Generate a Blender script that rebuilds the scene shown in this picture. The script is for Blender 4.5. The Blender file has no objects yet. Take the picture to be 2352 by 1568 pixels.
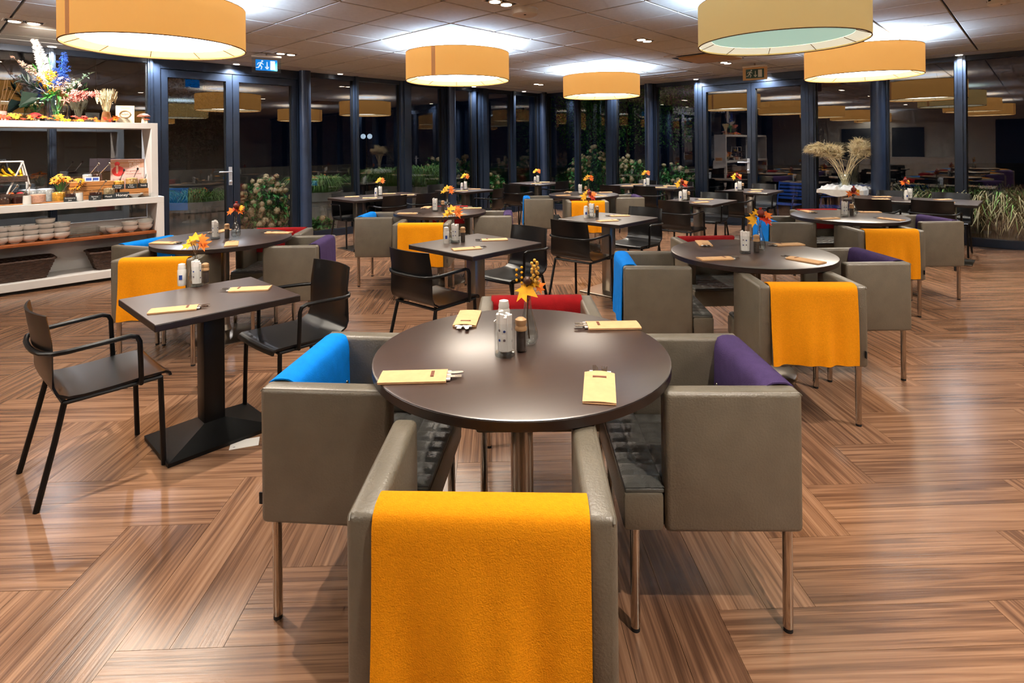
import bpy, bmesh, math, random
from mathutils import Vector, Matrix
random.seed(7)
S = bpy.context.scene
COL = S.collection
pi = math.pi
# ------------------------------------------------------------------ camera
F, Y0, PH, HC = 1300.0, 335.0, math.radians(0.556), 1.45      # focal length (px), horizon row, roll, eye height
cam = bpy.data.cameras.new('camera'); cam.sensor_width = 36; cam.lens = 36*F/2352
cam.shift_y = -(784-Y0)/2352; cam.clip_start = 0.05
camo = bpy.data.objects.new('camera', cam); COL.objects.link(camo)
camo.matrix_world = Matrix.Translation((0, 0, HC)) @ Matrix.Rotation(pi/2, 4, 'X') @ Matrix.Rotation(-PH, 4, 'Z')
S.camera = camo
# ------------------------------------------------------------------ night sky, exposure
w = bpy.data.worlds.new('night'); S.world = w; w.use_nodes = True
w.node_tree.nodes['Background'].inputs[0].default_value = (0.012, 0.03, 0.085, 1)
w.node_tree.nodes['Background'].inputs[1].default_value = 0.05
vs = S.view_settings; vs.view_transform = 'Standard'; vs.look = 'None'; vs.gamma = 1; vs.use_curve_mapping = False
vs.exposure = -0.5
S.cycles.use_denoising = True; S.cycles.max_bounces = 6; S.cycles.transparent_max_bounces = 14; S.cycles.use_adaptive_sampling = True; S.cycles.adaptive_threshold = 0.12; S.cycles.adaptive_min_samples = 10
S.cycles.diffuse_bounces = 3; S.cycles.glossy_bounces = 2; S.cycles.sample_clamp_indirect = 3
S.cycles.caustics_reflective = False; S.cycles.caustics_refractive = False
E_DIFF, E_UP, E_SHADE, E_SPOT, E_RIM = 22.0, 260.0, 0.95, 310.0, 50.0      # lamp diffuser, uplight, shade glow, ceiling spots, window downlights
# ------------------------------------------------------------------ geometry of the place
A = math.radians(46.8); CA, SA = math.cos(A), math.sin(A)
PW, QW, ZC = 10.15, 8.54, 2.65                                   # right window wall, left window wall, ceiling
def R(p, q): return (p*CA-q*SA, p*SA+q*CA)                       # room axes -> world
def ray(px, py=350):
    a = (px-1176)/F; b = (py-Y0)/F; c, s = math.cos(PH), math.sin(PH)
    return a*c-b*s, a*s+b*c
def at(px, py, Z):
    u, v = ray(px, py); Y = (HC-Z)/v; return Vector((u*Y, Y, Z))
def proj(x, y, z):
    u = x/y; v = (HC-z)/y; c, s = math.cos(PH), math.sin(PH)
    return 1176+F*(u*c+v*s), Y0+F*(-u*s+v*c)
def pL(px, q=QW):
    u = ray(px)[0]; Y = q/(CA-u*SA); return Y*(u*CA+SA)
def qR(px, p=PW):
    u = ray(px)[0]; Y = p/(u*CA+SA); return Y*(CA-u*SA)
# ------------------------------------------------------------------ materials
def lin(c):
    return tuple(((x/255)/12.92 if x/255 <= 0.04045 else ((x/255+0.055)/1.055)**2.4) for x in c)
M = {}
def mat(name, rgb, rough=0.5, metal=0.0, var=0.0, vs=8.0, bump=0.0, bs=60.0, spec=0.5, emit=None, es=0.0, stretch=None, coat=0.0, trans=0.0, sss=0.0):
    m = bpy.data.materials.new(name); m.use_nodes = True; nt = m.node_tree; b = nt.nodes['Principled BSDF']
    c = lin(rgb); b.inputs['Base Color'].default_value = (*c, 1); b.inputs['Roughness'].default_value = rough
    b.inputs['Metallic'].default_value = metal; b.inputs['Specular IOR Level'].default_value = spec
    if coat: b.inputs['Coat Weight'].default_value = coat; b.inputs['Coat Roughness'].default_value = 0.29; b.inputs['Coat IOR'].default_value = 2.3
    if trans: b.inputs['Transmission Weight'].default_value = trans
    if emit: b.inputs['Emission Color'].default_value = (*lin(emit), 1); b.inputs['Emission Strength'].default_value = es
    if var or bump:
        tc = nt.nodes.new('ShaderNodeTexCoord'); mp = nt.nodes.new('ShaderNodeMapping')
        nt.links.new(tc.outputs['Object'], mp.inputs[0])
        if stretch: mp.inputs['Scale'].default_value = stretch
    if var:
        n = nt.nodes.new('ShaderNodeTexNoise'); n.inputs['Scale'].default_value = vs; n.inputs['Detail'].default_value = 5
        nt.links.new(mp.outputs[0], n.inputs[0])
        r = nt.nodes.new('ShaderNodeValToRGB'); r.color_ramp.elements[0].position = 0.3; r.color_ramp.elements[1].position = 0.72
        r.color_ramp.elements[0].color = (*[x*(1-var) for x in c], 1); r.color_ramp.elements[1].color = (*[min(1, x*(1+var)) for x in c], 1)
        nt.links.new(n.outputs[0], r.inputs[0]); nt.links.new(r.outputs[0], b.inputs['Base Color'])
    if bump:
        n2 = nt.nodes.new('ShaderNodeTexNoise'); n2.inputs['Scale'].default_value = bs; n2.inputs['Detail'].default_value = 3
        nt.links.new(mp.outputs[0], n2.inputs[0])
        bp = nt.nodes.new('ShaderNodeBump'); bp.inputs['Strength'].default_value = bump; bp.inputs['Distance'].default_value = 0.01
        nt.links.new(n2.outputs[0], bp.inputs['Height']); nt.links.new(bp.outputs[0], b.inputs['Normal'])
    M[name] = m; return m
def glassmat(name, tint, base, rough=0.0, edge=0.55):
    m = bpy.data.materials.new(name); m.use_nodes = True; nt = m.node_tree; nt.nodes.clear()
    o = nt.nodes.new('ShaderNodeOutputMaterial'); mx = nt.nodes.new('ShaderNodeMixShader')
    t = nt.nodes.new('ShaderNodeBsdfTransparent'); t.inputs[0].default_value = (*tint, 1)
    g = nt.nodes.new('ShaderNodeBsdfGlossy'); g.inputs['Roughness'].default_value = rough
    lw = nt.nodes.new('ShaderNodeLayerWeight'); f = nt.nodes.new('ShaderNodeMath'); f.operation = 'POWER'; f.inputs[1].default_value = 3.5; nt.links.new(lw.outputs['Facing'], f.inputs[0])
    ma = nt.nodes.new('ShaderNodeMath'); ma.operation = 'MULTIPLY_ADD'; ma.inputs[1].default_value = edge; ma.inputs[2].default_value = base; ma.use_clamp = True
    nt.links.new(f.outputs[0], ma.inputs[0]); nt.links.new(ma.outputs[0], mx.inputs[0])
    nt.links.new(t.outputs[0], mx.inputs[1]); nt.links.new(g.outputs[0], mx.inputs[2]); nt.links.new(mx.outputs[0], o.inputs[0])
    M[name] = m; return m
def floormat():
    m = bpy.data.materials.new('wood_floor'); m.use_nodes = True; nt = m.node_tree; N = nt.nodes.new; K = nt.links.new; b = nt.nodes['Principled BSDF']
    uv = N('ShaderNodeUVMap'); oi = N('ShaderNodeObjectInfo'); at_ = N('ShaderNodeAttribute'); at_.attribute_name = 'pr'
    ad = N('ShaderNodeMath'); ad.operation = 'ADD'; K(oi.outputs['Random'], ad.inputs[0]); K(at_.outputs['Fac'], ad.inputs[1])
    fr = N('ShaderNodeMath'); fr.operation = 'FRACT'; K(ad.outputs[0], fr.inputs[0])
    cx = N('ShaderNodeCombineXYZ'); k = N('ShaderNodeMath'); k.operation = 'MULTIPLY'; k.inputs[1].default_value = 97; K(fr.outputs[0], k.inputs[0])
    K(k.outputs[0], cx.inputs[0]); K(k.outputs[0], cx.inputs[2])
    va = N('ShaderNodeVectorMath'); va.operation = 'ADD'; K(uv.outputs[0], va.inputs[0]); K(cx.outputs[0], va.inputs[1])
    def nz(sc, scale, det, dist):
        mp = N('ShaderNodeMapping'); mp.inputs['Scale'].default_value = sc; K(va.outputs[0], mp.inputs[0])
        n = N('ShaderNodeTexNoise'); n.inputs['Scale'].default_value = scale; n.inputs['Detail'].default_value = det; n.inputs['Distortion'].default_value = dist
        K(mp.outputs[0], n.inputs[0]); return n
    n1 = nz((1.3, 44, 1), 1.0, 6, 1.0); n2 = nz((3.2, 170, 1), 1.0, 4, 0.2); n3 = nz((0.9, 7, 1), 1.0, 2, 0.8)
    r = N('ShaderNodeValToRGB'); e = r.color_ramp.elements
    e[0].position = 0.31; e[0].color = (*lin((80, 57, 44)), 1); e[1].position = 0.69; e[1].color = (*lin((168, 130, 102)), 1)
    for p_, c_ in ((0.43, (108, 78, 59)), (0.51, (136, 101, 77))): x = e.new(p_); x.color = (*lin(c_), 1)
    mx = N('ShaderNodeMix'); mx.data_type = 'FLOAT'; mx.inputs[0].default_value = 0.27; K(n1.outputs[0], mx.inputs[2]); K(n2.outputs[0], mx.inputs[3])
    mx2 = N('ShaderNodeMix'); mx2.data_type = 'FLOAT'; mx2.inputs[0].default_value = 0.2; K(mx.outputs[0], mx2.inputs[2]); K(n3.outputs[0], mx2.inputs[3])
    pv = N('ShaderNodeMath'); pv.operation = 'MULTIPLY_ADD'; pv.inputs[1].default_value = 0.07; K(fr.outputs[0], pv.inputs[0]); K(mx2.outputs[0], pv.inputs[2])
    sb = N('ShaderNodeMath'); sb.operation = 'SUBTRACT'; sb.inputs[1].default_value = 0.035; K(pv.outputs[0], sb.inputs[0])
    K(sb.outputs[0], r.inputs[0]); K(r.outputs[0], b.inputs['Base Color'])
    b.inputs['Roughness'].default_value = 0.22; b.inputs['Specular IOR Level'].default_value = 0.65
    bp = N('ShaderNodeBump'); bp.inputs['Strength'].default_value = 0.12; bp.inputs['Distance'].default_value = 0.004; K(n2.outputs[0], bp.inputs['Height']); K(bp.outputs[0], b.inputs['Normal'])
    M['floor'] = m
floormat()
mat('subfloor', (58, 42, 32), 0.8, var=0.2)
mat('tile', (204, 204, 196), 0.85, var=0.05, vs=30, bump=0.15, bs=220)
mat('grid', (30, 30, 32), 0.6, var=0.1)  # shade of the recessed tile gaps put into the colour; the metal is white
mat('soffit', (186, 184, 182), 0.8, var=0.05)
mat('wall_paint', (196, 194, 190), 0.8, var=0.05)
mat('frame', (36, 46, 62), 0.32, 0.35, var=0.12, vs=3, spec=0.6)
mat('column', (42, 54, 76), 0.38, 0.2, var=0.12, vs=4)
mat('handle_steel', (206, 210, 216), 0.3, 0.5, var=0.03)
mat('gasket', (10, 11, 13), 0.6, var=0.1)
glassmat('window_glass', (0.97, 0.98, 1.0), 0.15, 0.0, 0.75)
glassmat('clear_glass', (0.95, 0.98, 0.98), 0.09, 0.02, 0.8)
glassmat('jar_glass', (0.975, 0.985, 0.985), 0.035, 0.02, 0.5)
mat('leather', (103, 95, 81), 0.40, var=0.10, vs=14, bump=0.15, bs=160, spec=0.8)
mat('leather_seat', (84, 84, 80), 0.36, var=0.12, vs=14, bump=0.15, bs=160, spec=0.5)
mat('chrome', (190, 180, 168), 0.16, 1.0, var=0.04)
mat('steel', (168, 158, 146), 0.28, 1.0, var=0.08, vs=5, stretch=(40, 40, 1))
mat('cover_yellow', (236, 150, 14), 0.9, var=0.06, vs=120, bump=0.35, bs=320, spec=0.15)
mat('cover_blue', (0, 126, 226), 0.9, var=0.08, vs=26, bump=0.3, bs=320, spec=0.15)
mat('cover_red', (140, 16, 20), 0.9, var=0.12, vs=26, bump=0.3, bs=320, spec=0.15)
mat('cover_purple', (68, 52, 92), 0.9, var=0.12, vs=26, bump=0.35, bs=320, spec=0.15)
mat('tag_black', (14, 14, 16), 0.7, var=0.1)
mat('table_top', (60, 37, 26), 0.32, var=0.14, vs=5, bump=0.02, bs=30, stretch=(1, 12, 1), spec=0.7, coat=0.9)
mat('table_edge', (34, 22, 18), 0.4, var=0.2, vs=6)
mat('black_ply', (8, 8, 10), 0.30, var=0.12, vs=10, stretch=(1, 8, 1), spec=0.55)
mat('black_metal', (6, 6, 7), 0.38, 0.3, var=0.1)
mat('kraft', (222, 176, 128), 0.85, var=0.06, vs=40)
mat('paper_white', (244, 242, 240), 0.8, var=0.04)
mat('dot_blue', (30, 62, 140), 0.7, var=0.05)
mat('dot_grey', (120, 110, 118), 0.7, var=0.05)
mat('porcelain', (222, 220, 216), 0.25, var=0.02, spec=0.6)
mat('wood_light', (178, 118, 60), 0.55, var=0.2, vs=6, stretch=(1, 14, 14))
mat('wood_shelf', (140, 72, 22), 0.5, var=0.15, vs=5, stretch=(1, 14, 14))
mat('mill_wood', (186, 146, 104), 0.5, var=0.12, vs=14)
mat('pepper', (60, 48, 42), 0.6, var=0.4, vs=120)
mat('shelf_white', (214, 212, 210), 0.45, var=0.02)
mat('wicker', (66, 44, 32), 0.75, var=0.35, vs=40, bump=0.4, bs=120)
mat('chalk', (30, 34, 36), 0.8, var=0.15)
mat('leaf_orange', (232, 112, 14), 0.75, var=0.25, vs=40)
mat('leaf_yellow', (244, 172, 22), 0.75, var=0.2, vs=40)
mat('leaf_red', (200, 50, 18), 0.75, var=0.25, vs=40)
mat('berry', (214, 164, 66), 0.6, var=0.15)
mat('pomegranate', (112, 34, 24), 0.5, var=0.25, vs=20)
mat('twig', (92, 64, 36), 0.8, var=0.2)
mat('leaf_green', (64, 136, 58), 0.65, var=0.4, vs=25)
mat('leaf_tree', (104, 186, 84), 0.6, var=0.4, vs=12)
mat('leaf_dark', (16, 40, 26), 0.5, var=0.3, vs=20)
mat('leaf_pale', (128, 156, 138), 0.7, var=0.2)
mat('grass', (120, 168, 84), 0.7, var=0.45, vs=6)
mat('grass_dry', (158, 150, 112), 0.8, var=0.35, vs=6)
mat('straw', (248, 222, 178), 0.85, var=0.2, vs=20)
mat('hydrangea', (214, 192, 146), 0.85, var=0.35, vs=30)
mat('bark', (62, 48, 38), 0.9, var=0.3)
mat('concrete', (150, 152, 146), 0.85, var=0.18, vs=5, bump=0.2, bs=40)
mat('paving', (70, 72, 74), 0.8, var=0.3, vs=3)
mat('gravel', (150, 140, 124), 0.9, var=0.5, vs=60)
mat('far_wall', (62, 66, 74), 0.9, var=0.3, vs=1.2)
mat('far_dark', (26, 28, 32), 0.8, var=0.3, vs=1.0)
mat('blue_metal', (32, 74, 150), 0.45, 0.2, var=0.1)
mat('linen', (206, 204, 200), 0.9, var=0.06, vs=30)
mat('plastic_white', (226, 224, 220), 0.4, var=0.02)
mat('slot_dark', (24, 22, 20), 0.7, var=0.1)
mat('ac_panel', (190, 156, 112), 0.6, var=0.08)
mat('flower_white', (238, 226, 214), 0.8, var=0.08)
mat('flower_pink', (236, 150, 140), 0.8, var=0.25, vs=40)
mat('flower_blue', (40, 84, 176), 0.8, var=0.4, vs=40)
mat('flower_cream', (230, 190, 168), 0.8, var=0.15, vs=40)
mat('fluff', (246, 242, 240), 0.95, var=0.04)
mat('petal_orange', (244, 150, 20), 0.7, var=0.2, vs=40)
mat('mushroom_cap', (176, 92, 60), 0.6, var=0.3, vs=30)
mat('mushroom_red', (196, 30, 36), 0.5, var=0.2)
mat('poster_pink', (226, 186, 180), 0.7, var=0.05, vs=3)
mat('poster_tan', (196, 150, 126), 0.7, var=0.08)
mat('fruit_red', (214, 52, 52), 0.5, var=0.25, vs=20)
mat('banana', (244, 190, 30), 0.5, var=0.15)
mat('text_white', (236, 232, 228), 0.7, var=0.02)
mat('text_brown', (120, 70, 50), 0.7, var=0.05)
mat('card_cream', (226, 216, 190), 0.7, var=0.05)
mat('jam_dark', (52, 18, 14), 0.3, var=0.3)
mat('spread_brown', (70, 40, 24), 0.4, var=0.2)
mat('sprinkle_pink', (232, 176, 150), 0.7, var=0.15, vs=60)
mat('muesli', (190, 146, 84), 0.8, var=0.5, vs=70)
mat('cornflake', (228, 160, 48), 0.7, var=0.35, vs=60)
mat('sugar', (214, 218, 222), 0.7, var=0.2, vs=50)
mat('seed', (168, 148, 112), 0.8, var=0.4, vs=90)
mat('lamp_shade', (222, 172, 104), 0.85, var=0.03, vs=3, emit=(240, 170, 82), es=E_SHADE)
mat('lamp_shade_pale', (206, 180, 128), 0.85, var=0.03, vs=3, emit=(206, 172, 104), es=E_SHADE*0.82)
mat('lamp_liner', (240, 226, 190), 0.8, var=0.02, emit=(255, 226, 170), es=1.8)
mat('lamp_liner_pale', (230, 232, 210), 0.8, var=0.02, emit=(244, 240, 214), es=1.0)
mat('lamp_seam', (170, 120, 80), 0.85, var=0.05, emit=(196, 134, 78), es=0.7)
mat('lamp_rim', (120, 88, 50), 0.8, var=0.05)
mat('diffuser', (240, 236, 220), 0.6, emit=(255, 245, 228), es=E_DIFF, var=0.02)
mat('diffuser_mint', (200, 226, 214), 0.6, emit=(168, 216, 200), es=0.95, var=0.02)
mat('uplight', (240, 244, 255), 0.6, emit=(192, 220, 255), es=E_UP, var=0.02)
mat('spot_face', (255, 250, 240), 0.5, emit=(255, 236, 214), es=14, var=0.02)
mat('sign_blue', (0, 110, 190), 0.5, emit=(0, 128, 220), es=1.1, var=0.02)
mat('sign_green', (30, 62, 46), 0.5, var=0.05)
mat('sign_white', (220, 240, 250), 0.5, emit=(210, 236, 255), es=1.1, var=0.02)
mat('sign_pale', (206, 206, 188), 0.6, var=0.04)
mat('sign_edge', (198, 156, 98), 0.3, var=0.06)
glassmat('sign_glass', (0.85, 0.93, 1.0), 0.08, 0.0, 0.9)
for k_ in ('lamp_shade', 'lamp_shade_pale', 'lamp_liner', 'lamp_liner_pale', 'lamp_seam', 'diffuser_mint', 'spot_face', 'sign_blue', 'sign_white'): M[k_].cycles.emission_sampling = 'NONE'
# ------------------------------------------------------------------ mesh helpers
class MB:
    def __init__(s): s.v = []; s.f = []
    def add(s, vs, fs):
        o = len(s.v); s.v += [tuple(p) for p in vs]; s.f += [tuple(i+o for i in f) for f in fs]; return s
    def box(s, x0, x1, y0, y1, z0, z1):
        return s.add([(x0,y0,z0),(x1,y0,z0),(x1,y1,z0),(x0,y1,z0),(x0,y0,z1),(x1,y0,z1),(x1,y1,z1),(x0,y1,z1)],
                     [(0,3,2,1),(4,5,6,7),(0,1,5,4),(1,2,6,5),(2,3,7,6),(3,0,4,7)])
    def rbox(s, x0, x1, y0, y1, z0, z1, r=0.01, seg=2):
        bm = bmesh.new(); bmesh.ops.create_cube(bm, size=1)
        for v in bm.verts: v.co = Vector(((x0+x1)/2+v.co.x*(x1-x0), (y0+y1)/2+v.co.y*(y1-y0), (z0+z1)/2+v.co.z*(z1-z0)))
        bmesh.ops.bevel(bm, geom=bm.edges[:], offset=r, segments=seg, profile=0.5, affect='EDGES', clamp_overlap=True)
        bm.verts.index_update(); s.add([v.co[:] for v in bm.verts], [tuple(v.index for v in f.verts) for f in bm.faces]); bm.free(); return s
    def lathe(s, prof, n=24, c=(0, 0, 0), cap=True):
        vs = []; fs = []
        for r, z in prof:
            for k in range(n):
                a = 2*pi*k/n; vs.append((c[0]+r*math.cos(a), c[1]+r*math.sin(a), c[2]+z))
        for j in range(len(prof)-1):
            for k in range(n):
                k2 = (k+1) % n; fs.append((j*n+k, j*n+k2, (j+1)*n+k2, (j+1)*n+k))
        if cap:
            fs.append(tuple(range(n-1, -1, -1))); fs.append(tuple((len(prof)-1)*n+k for k in range(n)))
        return s.add(vs, fs)
    def tube(s, pts, r, n=8, closed=False, r2=None):
        P = [Vector(p) for p in pts]; m = len(P); vs = []; fs = []
        nx = None
        for i in range(m):
            a = P[i-1] if (i > 0 or closed) else P[i]; b = P[(i+1) % m] if (i < m-1 or closed) else P[i]
            t = (b-a)
            t = t.normalized() if t.length > 1e-9 else Vector((0, 0, 1))
            if nx is None: nx = t.orthogonal().normalized()
            nx = (nx-t*nx.dot(t)); nx = nx.normalized() if nx.length > 1e-6 else t.orthogonal().normalized()
            ny = t.cross(nx); rr = r if r2 is None else r+(r2-r)*i/(m-1)
            for k in range(n):
                g = 2*pi*k/n; vs.append(P[i]+nx*(rr*math.cos(g))+ny*(rr*math.sin(g)))
        for i in range(m if closed else m-1):
            j = (i+1) % m
            for k in range(n): fs.append((i*n+k, i*n+(k+1) % n, j*n+(k+1) % n, j*n+k))
        if not closed: fs.append(tuple(range(n-1, -1, -1))); fs.append(tuple((m-1)*n+k for k in range(n)))
        return s.add(vs, fs)
    def ball(s, c, r, nu=10, nv=6, sc=(1, 1, 1)):
        vs = [(c[0], c[1], c[2]-r*sc[2])]; fs = []
        for j in range(1, nv):
            f = -pi/2+pi*j/nv
            for k in range(nu): vs.append((c[0]+r*sc[0]*math.cos(f)*math.cos(2*pi*k/nu), c[1]+r*sc[1]*math.cos(f)*math.sin(2*pi*k/nu), c[2]+r*sc[2]*math.sin(f)))
        vs.append((c[0], c[1], c[2]+r*sc[2])); L = len(vs)-1
        for k in range(nu):
            k2 = (k+1) % nu; fs.append((0, 1+k2, 1+k)); fs.append((L, L-nu+k, L-nu+k2))
            for j in range(nv-2): fs.append((1+j*nu+k, 1+j*nu+k2, 1+(j+1)*nu+k2, 1+(j+1)*nu+k))
        return s.add(vs, fs)
    def prism(s, poly, z0, z1):
        n = len(poly); vs = [(x, y, z0) for x, y in poly]+[(x, y, z1) for x, y in poly]
        return s.add(vs, [tuple(range(n-1, -1, -1)), tuple(range(n, 2*n))]+[(i, (i+1) % n, n+(i+1) % n, n+i) for i in range(n)])
    def grid(s, fn, nu, nv, close=False):
        vs = [fn(i/nu, j/nv) for j in range(nv+1) for i in range(nu+1)]
        return s.add(vs, [(j*(nu+1)+i, j*(nu+1)+i+1, (j+1)*(nu+1)+i+1, (j+1)*(nu+1)+i) for j in range(nv) for i in range(nu)])
    def slab(s, fn, nu, nv, th):
        """a sheet with thickness: fn(u, v) -> (point, normal)"""
        a = []; b = []
        for j in range(nv+1):
            for i in range(nu+1):
                p, n = fn(i/nu, j/nv); p = Vector(p); n = Vector(n).normalized(); a.append(p+n*th/2); b.append(p-n*th/2)
        k = len(a); W = nu+1; fs = []
        for j in range(nv):
            for i in range(nu):
                q = (j*W+i, j*W+i+1, (j+1)*W+i+1, (j+1)*W+i); fs.append(q); fs.append(tuple(k+x for x in reversed(q)))
        for i in range(nu):
            fs.append((i, k+i, k+i+1, i+1)); t = nv*W+i; fs.append((t, t+1, k+t+1, k+t))
        for j in range(nv):
            fs.append((j*W, (j+1)*W, k+(j+1)*W, k+j*W)); t = j*W+nu; fs.append((t, k+t, k+t+W, t+W))
        return s.add(a+b, fs)
    def xf(s, m):
        s.v = [tuple(m @ Vector(p)) for p in s.v]; return s
    def mesh(s, name, m, smooth=0.6):
        me = bpy.data.meshes.new(name); me.from_pydata(s.v, [], s.f); me.materials.append(M[m])
        if smooth:
            me.polygons.foreach_set('use_smooth', [True]*len(me.polygons)); me.set_sharp_from_angle(angle=smooth)
        me.update(); return me
    def build(s, name, m, parent=None, smooth=0.6, label=None):
        return link(name, s.mesh(name, m, smooth), parent, label)
def link(name, me, parent=None, label=None, loc=None, rz=None):
    o = bpy.data.objects.new(name, me); COL.objects.link(o)
    if parent: o.parent = parent
    if label: o['label'] = label
    if loc: o.location = loc
    if rz: o.rotation_euler.z = rz
    return o
def tag(o, label, cat=None, group=None, kind=None):
    o['label'] = label
    if cat: o['category'] = cat
    if group: o['group'] = group
    if kind: o['kind'] = kind
    return o
def thing(name, label, cat, loc=(0, 0, 0), rz=0.0, group=None, kind=None):
    o = bpy.data.objects.new(name, None); COL.objects.link(o); o.location = loc; o.rotation_euler = (0, 0, rz); o.empty_display_size = 0.1
    return tag(o, label, cat, group, kind)
KIDS = {}
def copy_tree(o, loc, rz, label=None, group=None, parent=None):
    c = o.copy(); COL.objects.link(c); c.parent = parent
    if parent is None: c.location = loc; c.rotation_euler = (0, 0, rz)
    if label: c['label'] = label
    if group: c['group'] = group
    for ch in KIDS.get(o.name) or list(o.children): copy_tree(ch, None, None, parent=c)
    return c
def struct(o, label=None):
    o['kind'] = 'structure'
    if label: o['label'] = label
    return o
def maple(s=0.05, bend=0.25):
    P = [(0,-.1),(.12,0),(.55,-.22),(.42,.08),(1,.3),(.62,.42),(.68,.85),(.3,.62),(0,1.25)]
    P = P+[(-x, y) for x, y in P[-2:0:-1]]
    vs = [(0, 0.3*s, 0.02*s)]+[(x*s, y*s, -bend*s*(x*x+0.4*(y-.3)**2)) for x, y in P]
    n = len(P); return vs, [(0, 1+i, 1+(i+1) % n) for i in range(n)]
# ================================================================== the room
P0, Q0 = -5.3, -6.0                                               # walls behind the camera
fl = MB().box(P0-.2, PW+.1, Q0-.2, QW+.1, -.06, -.006).build('floor', 'subfloor', smooth=0); fl.rotation_euler.z = A
struct(fl, 'brown wood-look floor laid in a broad herringbone')
PWD, PLN, TO = 0.155, 0.863, 0.31
def plank_mesh(name):
    g = .0007; me = MB().box(-PLN/2+g, PLN/2-g, -PWD/2+g, PWD/2-g, -.006, 0).mesh(name, 'floor', 0)
    ul = me.uv_layers.new(name='UVMap')
    for l in me.loops: c = me.vertices[l.vertex_index].co; ul.data[l.index].uv = (c.x, c.y)
    return me
pm = plank_mesh('plank'); pang = A-pi/4
ox, oy = 1.611, 2.36; planks = []
for i in range(-80, 80):
    for j in range(-22, 22):
        bx, by = ox+i*TO+j*PLN, oy+i*TO-j*PLN
        for h in range(2):
            for k in range(2):
                if h == 0: cx, cy, r = bx+PLN/2, by+(k+.5)*PWD, 0
                else: cx, cy, r = bx+(k+.5)*PWD, by+TO+PLN/2, pi/2
                x, y = cx*math.cos(pang)-cy*math.sin(pang), cx*math.sin(pang)+cy*math.cos(pang)
                p, q = x*CA+y*SA, -x*SA+y*CA
                if P0 < p < PW and Q0 < q < QW: planks.append((x, y, r+pang))
def inframe(x, y, z, m=60):
    if y < 1.2: return False
    a, b = proj(x, y, z); return -m < a < 2352+m and -m < b < 1568+m
near = sorted([p for p in planks if inframe(p[0], p[1], 0, 150)], key=lambda p: p[1])[:298]
ns = set(near); iA = fl.matrix_world
for x, y, r in near:
    o = link('plank', pm, fl); a = r-A; o.location = (x*CA+y*SA, -x*SA+y*CA, 0); o.rotation_euler.z = a
vs_, fs_, uv_, pr_ = [], [], [], []
g = .0007; hx, hy = PLN/2-g, PWD/2-g
for x, y, r in planks:
    if (x, y, r) in ns: continue
    o = len(vs_); c, s = math.cos(r-A), math.sin(r-A); X, Y = x*CA+y*SA, -x*SA+y*CA; rd = random.random()
    for z in (-.006, 0):
        for a, b in ((-hx,-hy),(hx,-hy),(hx,hy),(-hx,hy)): vs_.append((X+a*c-b*s, Y+a*s+b*c, z)); uv_.append((a, b))
    fs_ += [tuple(o+t for t in f) for f in ((4,5,6,7),(0,1,5,4),(1,2,6,5),(2,3,7,6),(3,0,4,7))]; pr_ += [rd]*5
me = bpy.data.meshes.new('planks_far'); me.from_pydata(vs_, [], fs_); me.materials.append(M['floor'])
ul = me.uv_layers.new(name='UVMap')
for l in me.loops: ul.data[l.index].uv = uv_[l.vertex_index]
ar = me.attributes.new('pr', 'FLOAT', 'FACE'); ar.data.foreach_set('value', pr_)
o = link('planking', me, fl); o['kind'] = 'stuff'
# ---- ceiling
ce = MB().box(P0-.2, PW+.1, Q0-.2, QW+.1, ZC+.022, ZC+.12).build('ceiling', 'grid', smooth=0); ce.rotation_euler.z = A
struct(ce, 'suspended ceiling of square grey tiles in a metal grid')
TS = 0.6; cp0, cq0 = (-.59*CA+5.545*SA), (.59*SA+5.545*CA); SOF = 0.42
tm = MB().rbox(-.2955, .2955, -.2955, .2955, ZC+.006, ZC+.03, .004, 1).mesh('ceiling_tile', 'tile', 0)
far = MB(); holes = []
def tile_rect(i, j):
    p0, q0 = cp0+i*TS, cq0+j*TS
    return max(p0, P0), min(p0+TS, PW-SOF), max(q0, Q0), min(q0+TS, QW-SOF)
LAMPS = [(-2.68, 4.30), (-.63, 6.67), (1.43, 9.02), (2.08, 4.37), (4.12, 6.65), (.03, 2.0), (4.9, 2.1), (-4.75, 2.0), (-2.0, -.4), (2.75, -.3), (-6.8, -.3)]
ACP = (2.62, 7.86)
acp, acq = ACP[0]*CA+ACP[1]*SA, -ACP[0]*SA+ACP[1]*CA
aci, acj = math.floor((acp-cp0)/TS), math.floor((acq-cq0)/TS)
for i in range(-30, 20):
    for j in range(-30, 14):
        a, b, c, d = tile_rect(i, j)
        if b-a < .05 or d-c < .05: continue
        if (i, j) == (aci, acj): continue
        x, y = R((a+b)/2, (c+d)/2)
        if inframe(x, y, ZC, 120):
            o = link('ceiling_tile', tm, ce); o.location = ((a+b)/2, (c+d)/2, 0); o.scale = ((b-a-.018)/.591, (d-c-.018)/.591, 1)
        else: far.box(a+.005, b-.005, c+.005, d-.005, ZC+.006, ZC+.03)
o = far.build('tile_field', 'tile', ce, 0); o['kind'] = 'stuff'
for n, (a, b, c, d) in enumerate(((P0, PW, QW-SOF, QW+.06), (PW-SOF, PW+.06, Q0, QW-SOF))):
    o = MB().box(a, b, c, d, ZC, ZC+.04).build('trim_%d' % (n+1), 'soffit', smooth=0); o.rotation_euler.z = A
    struct(o, ('plain plaster ceiling edge above the left windows', 'plain plaster ceiling edge above the right windows')[n])
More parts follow.
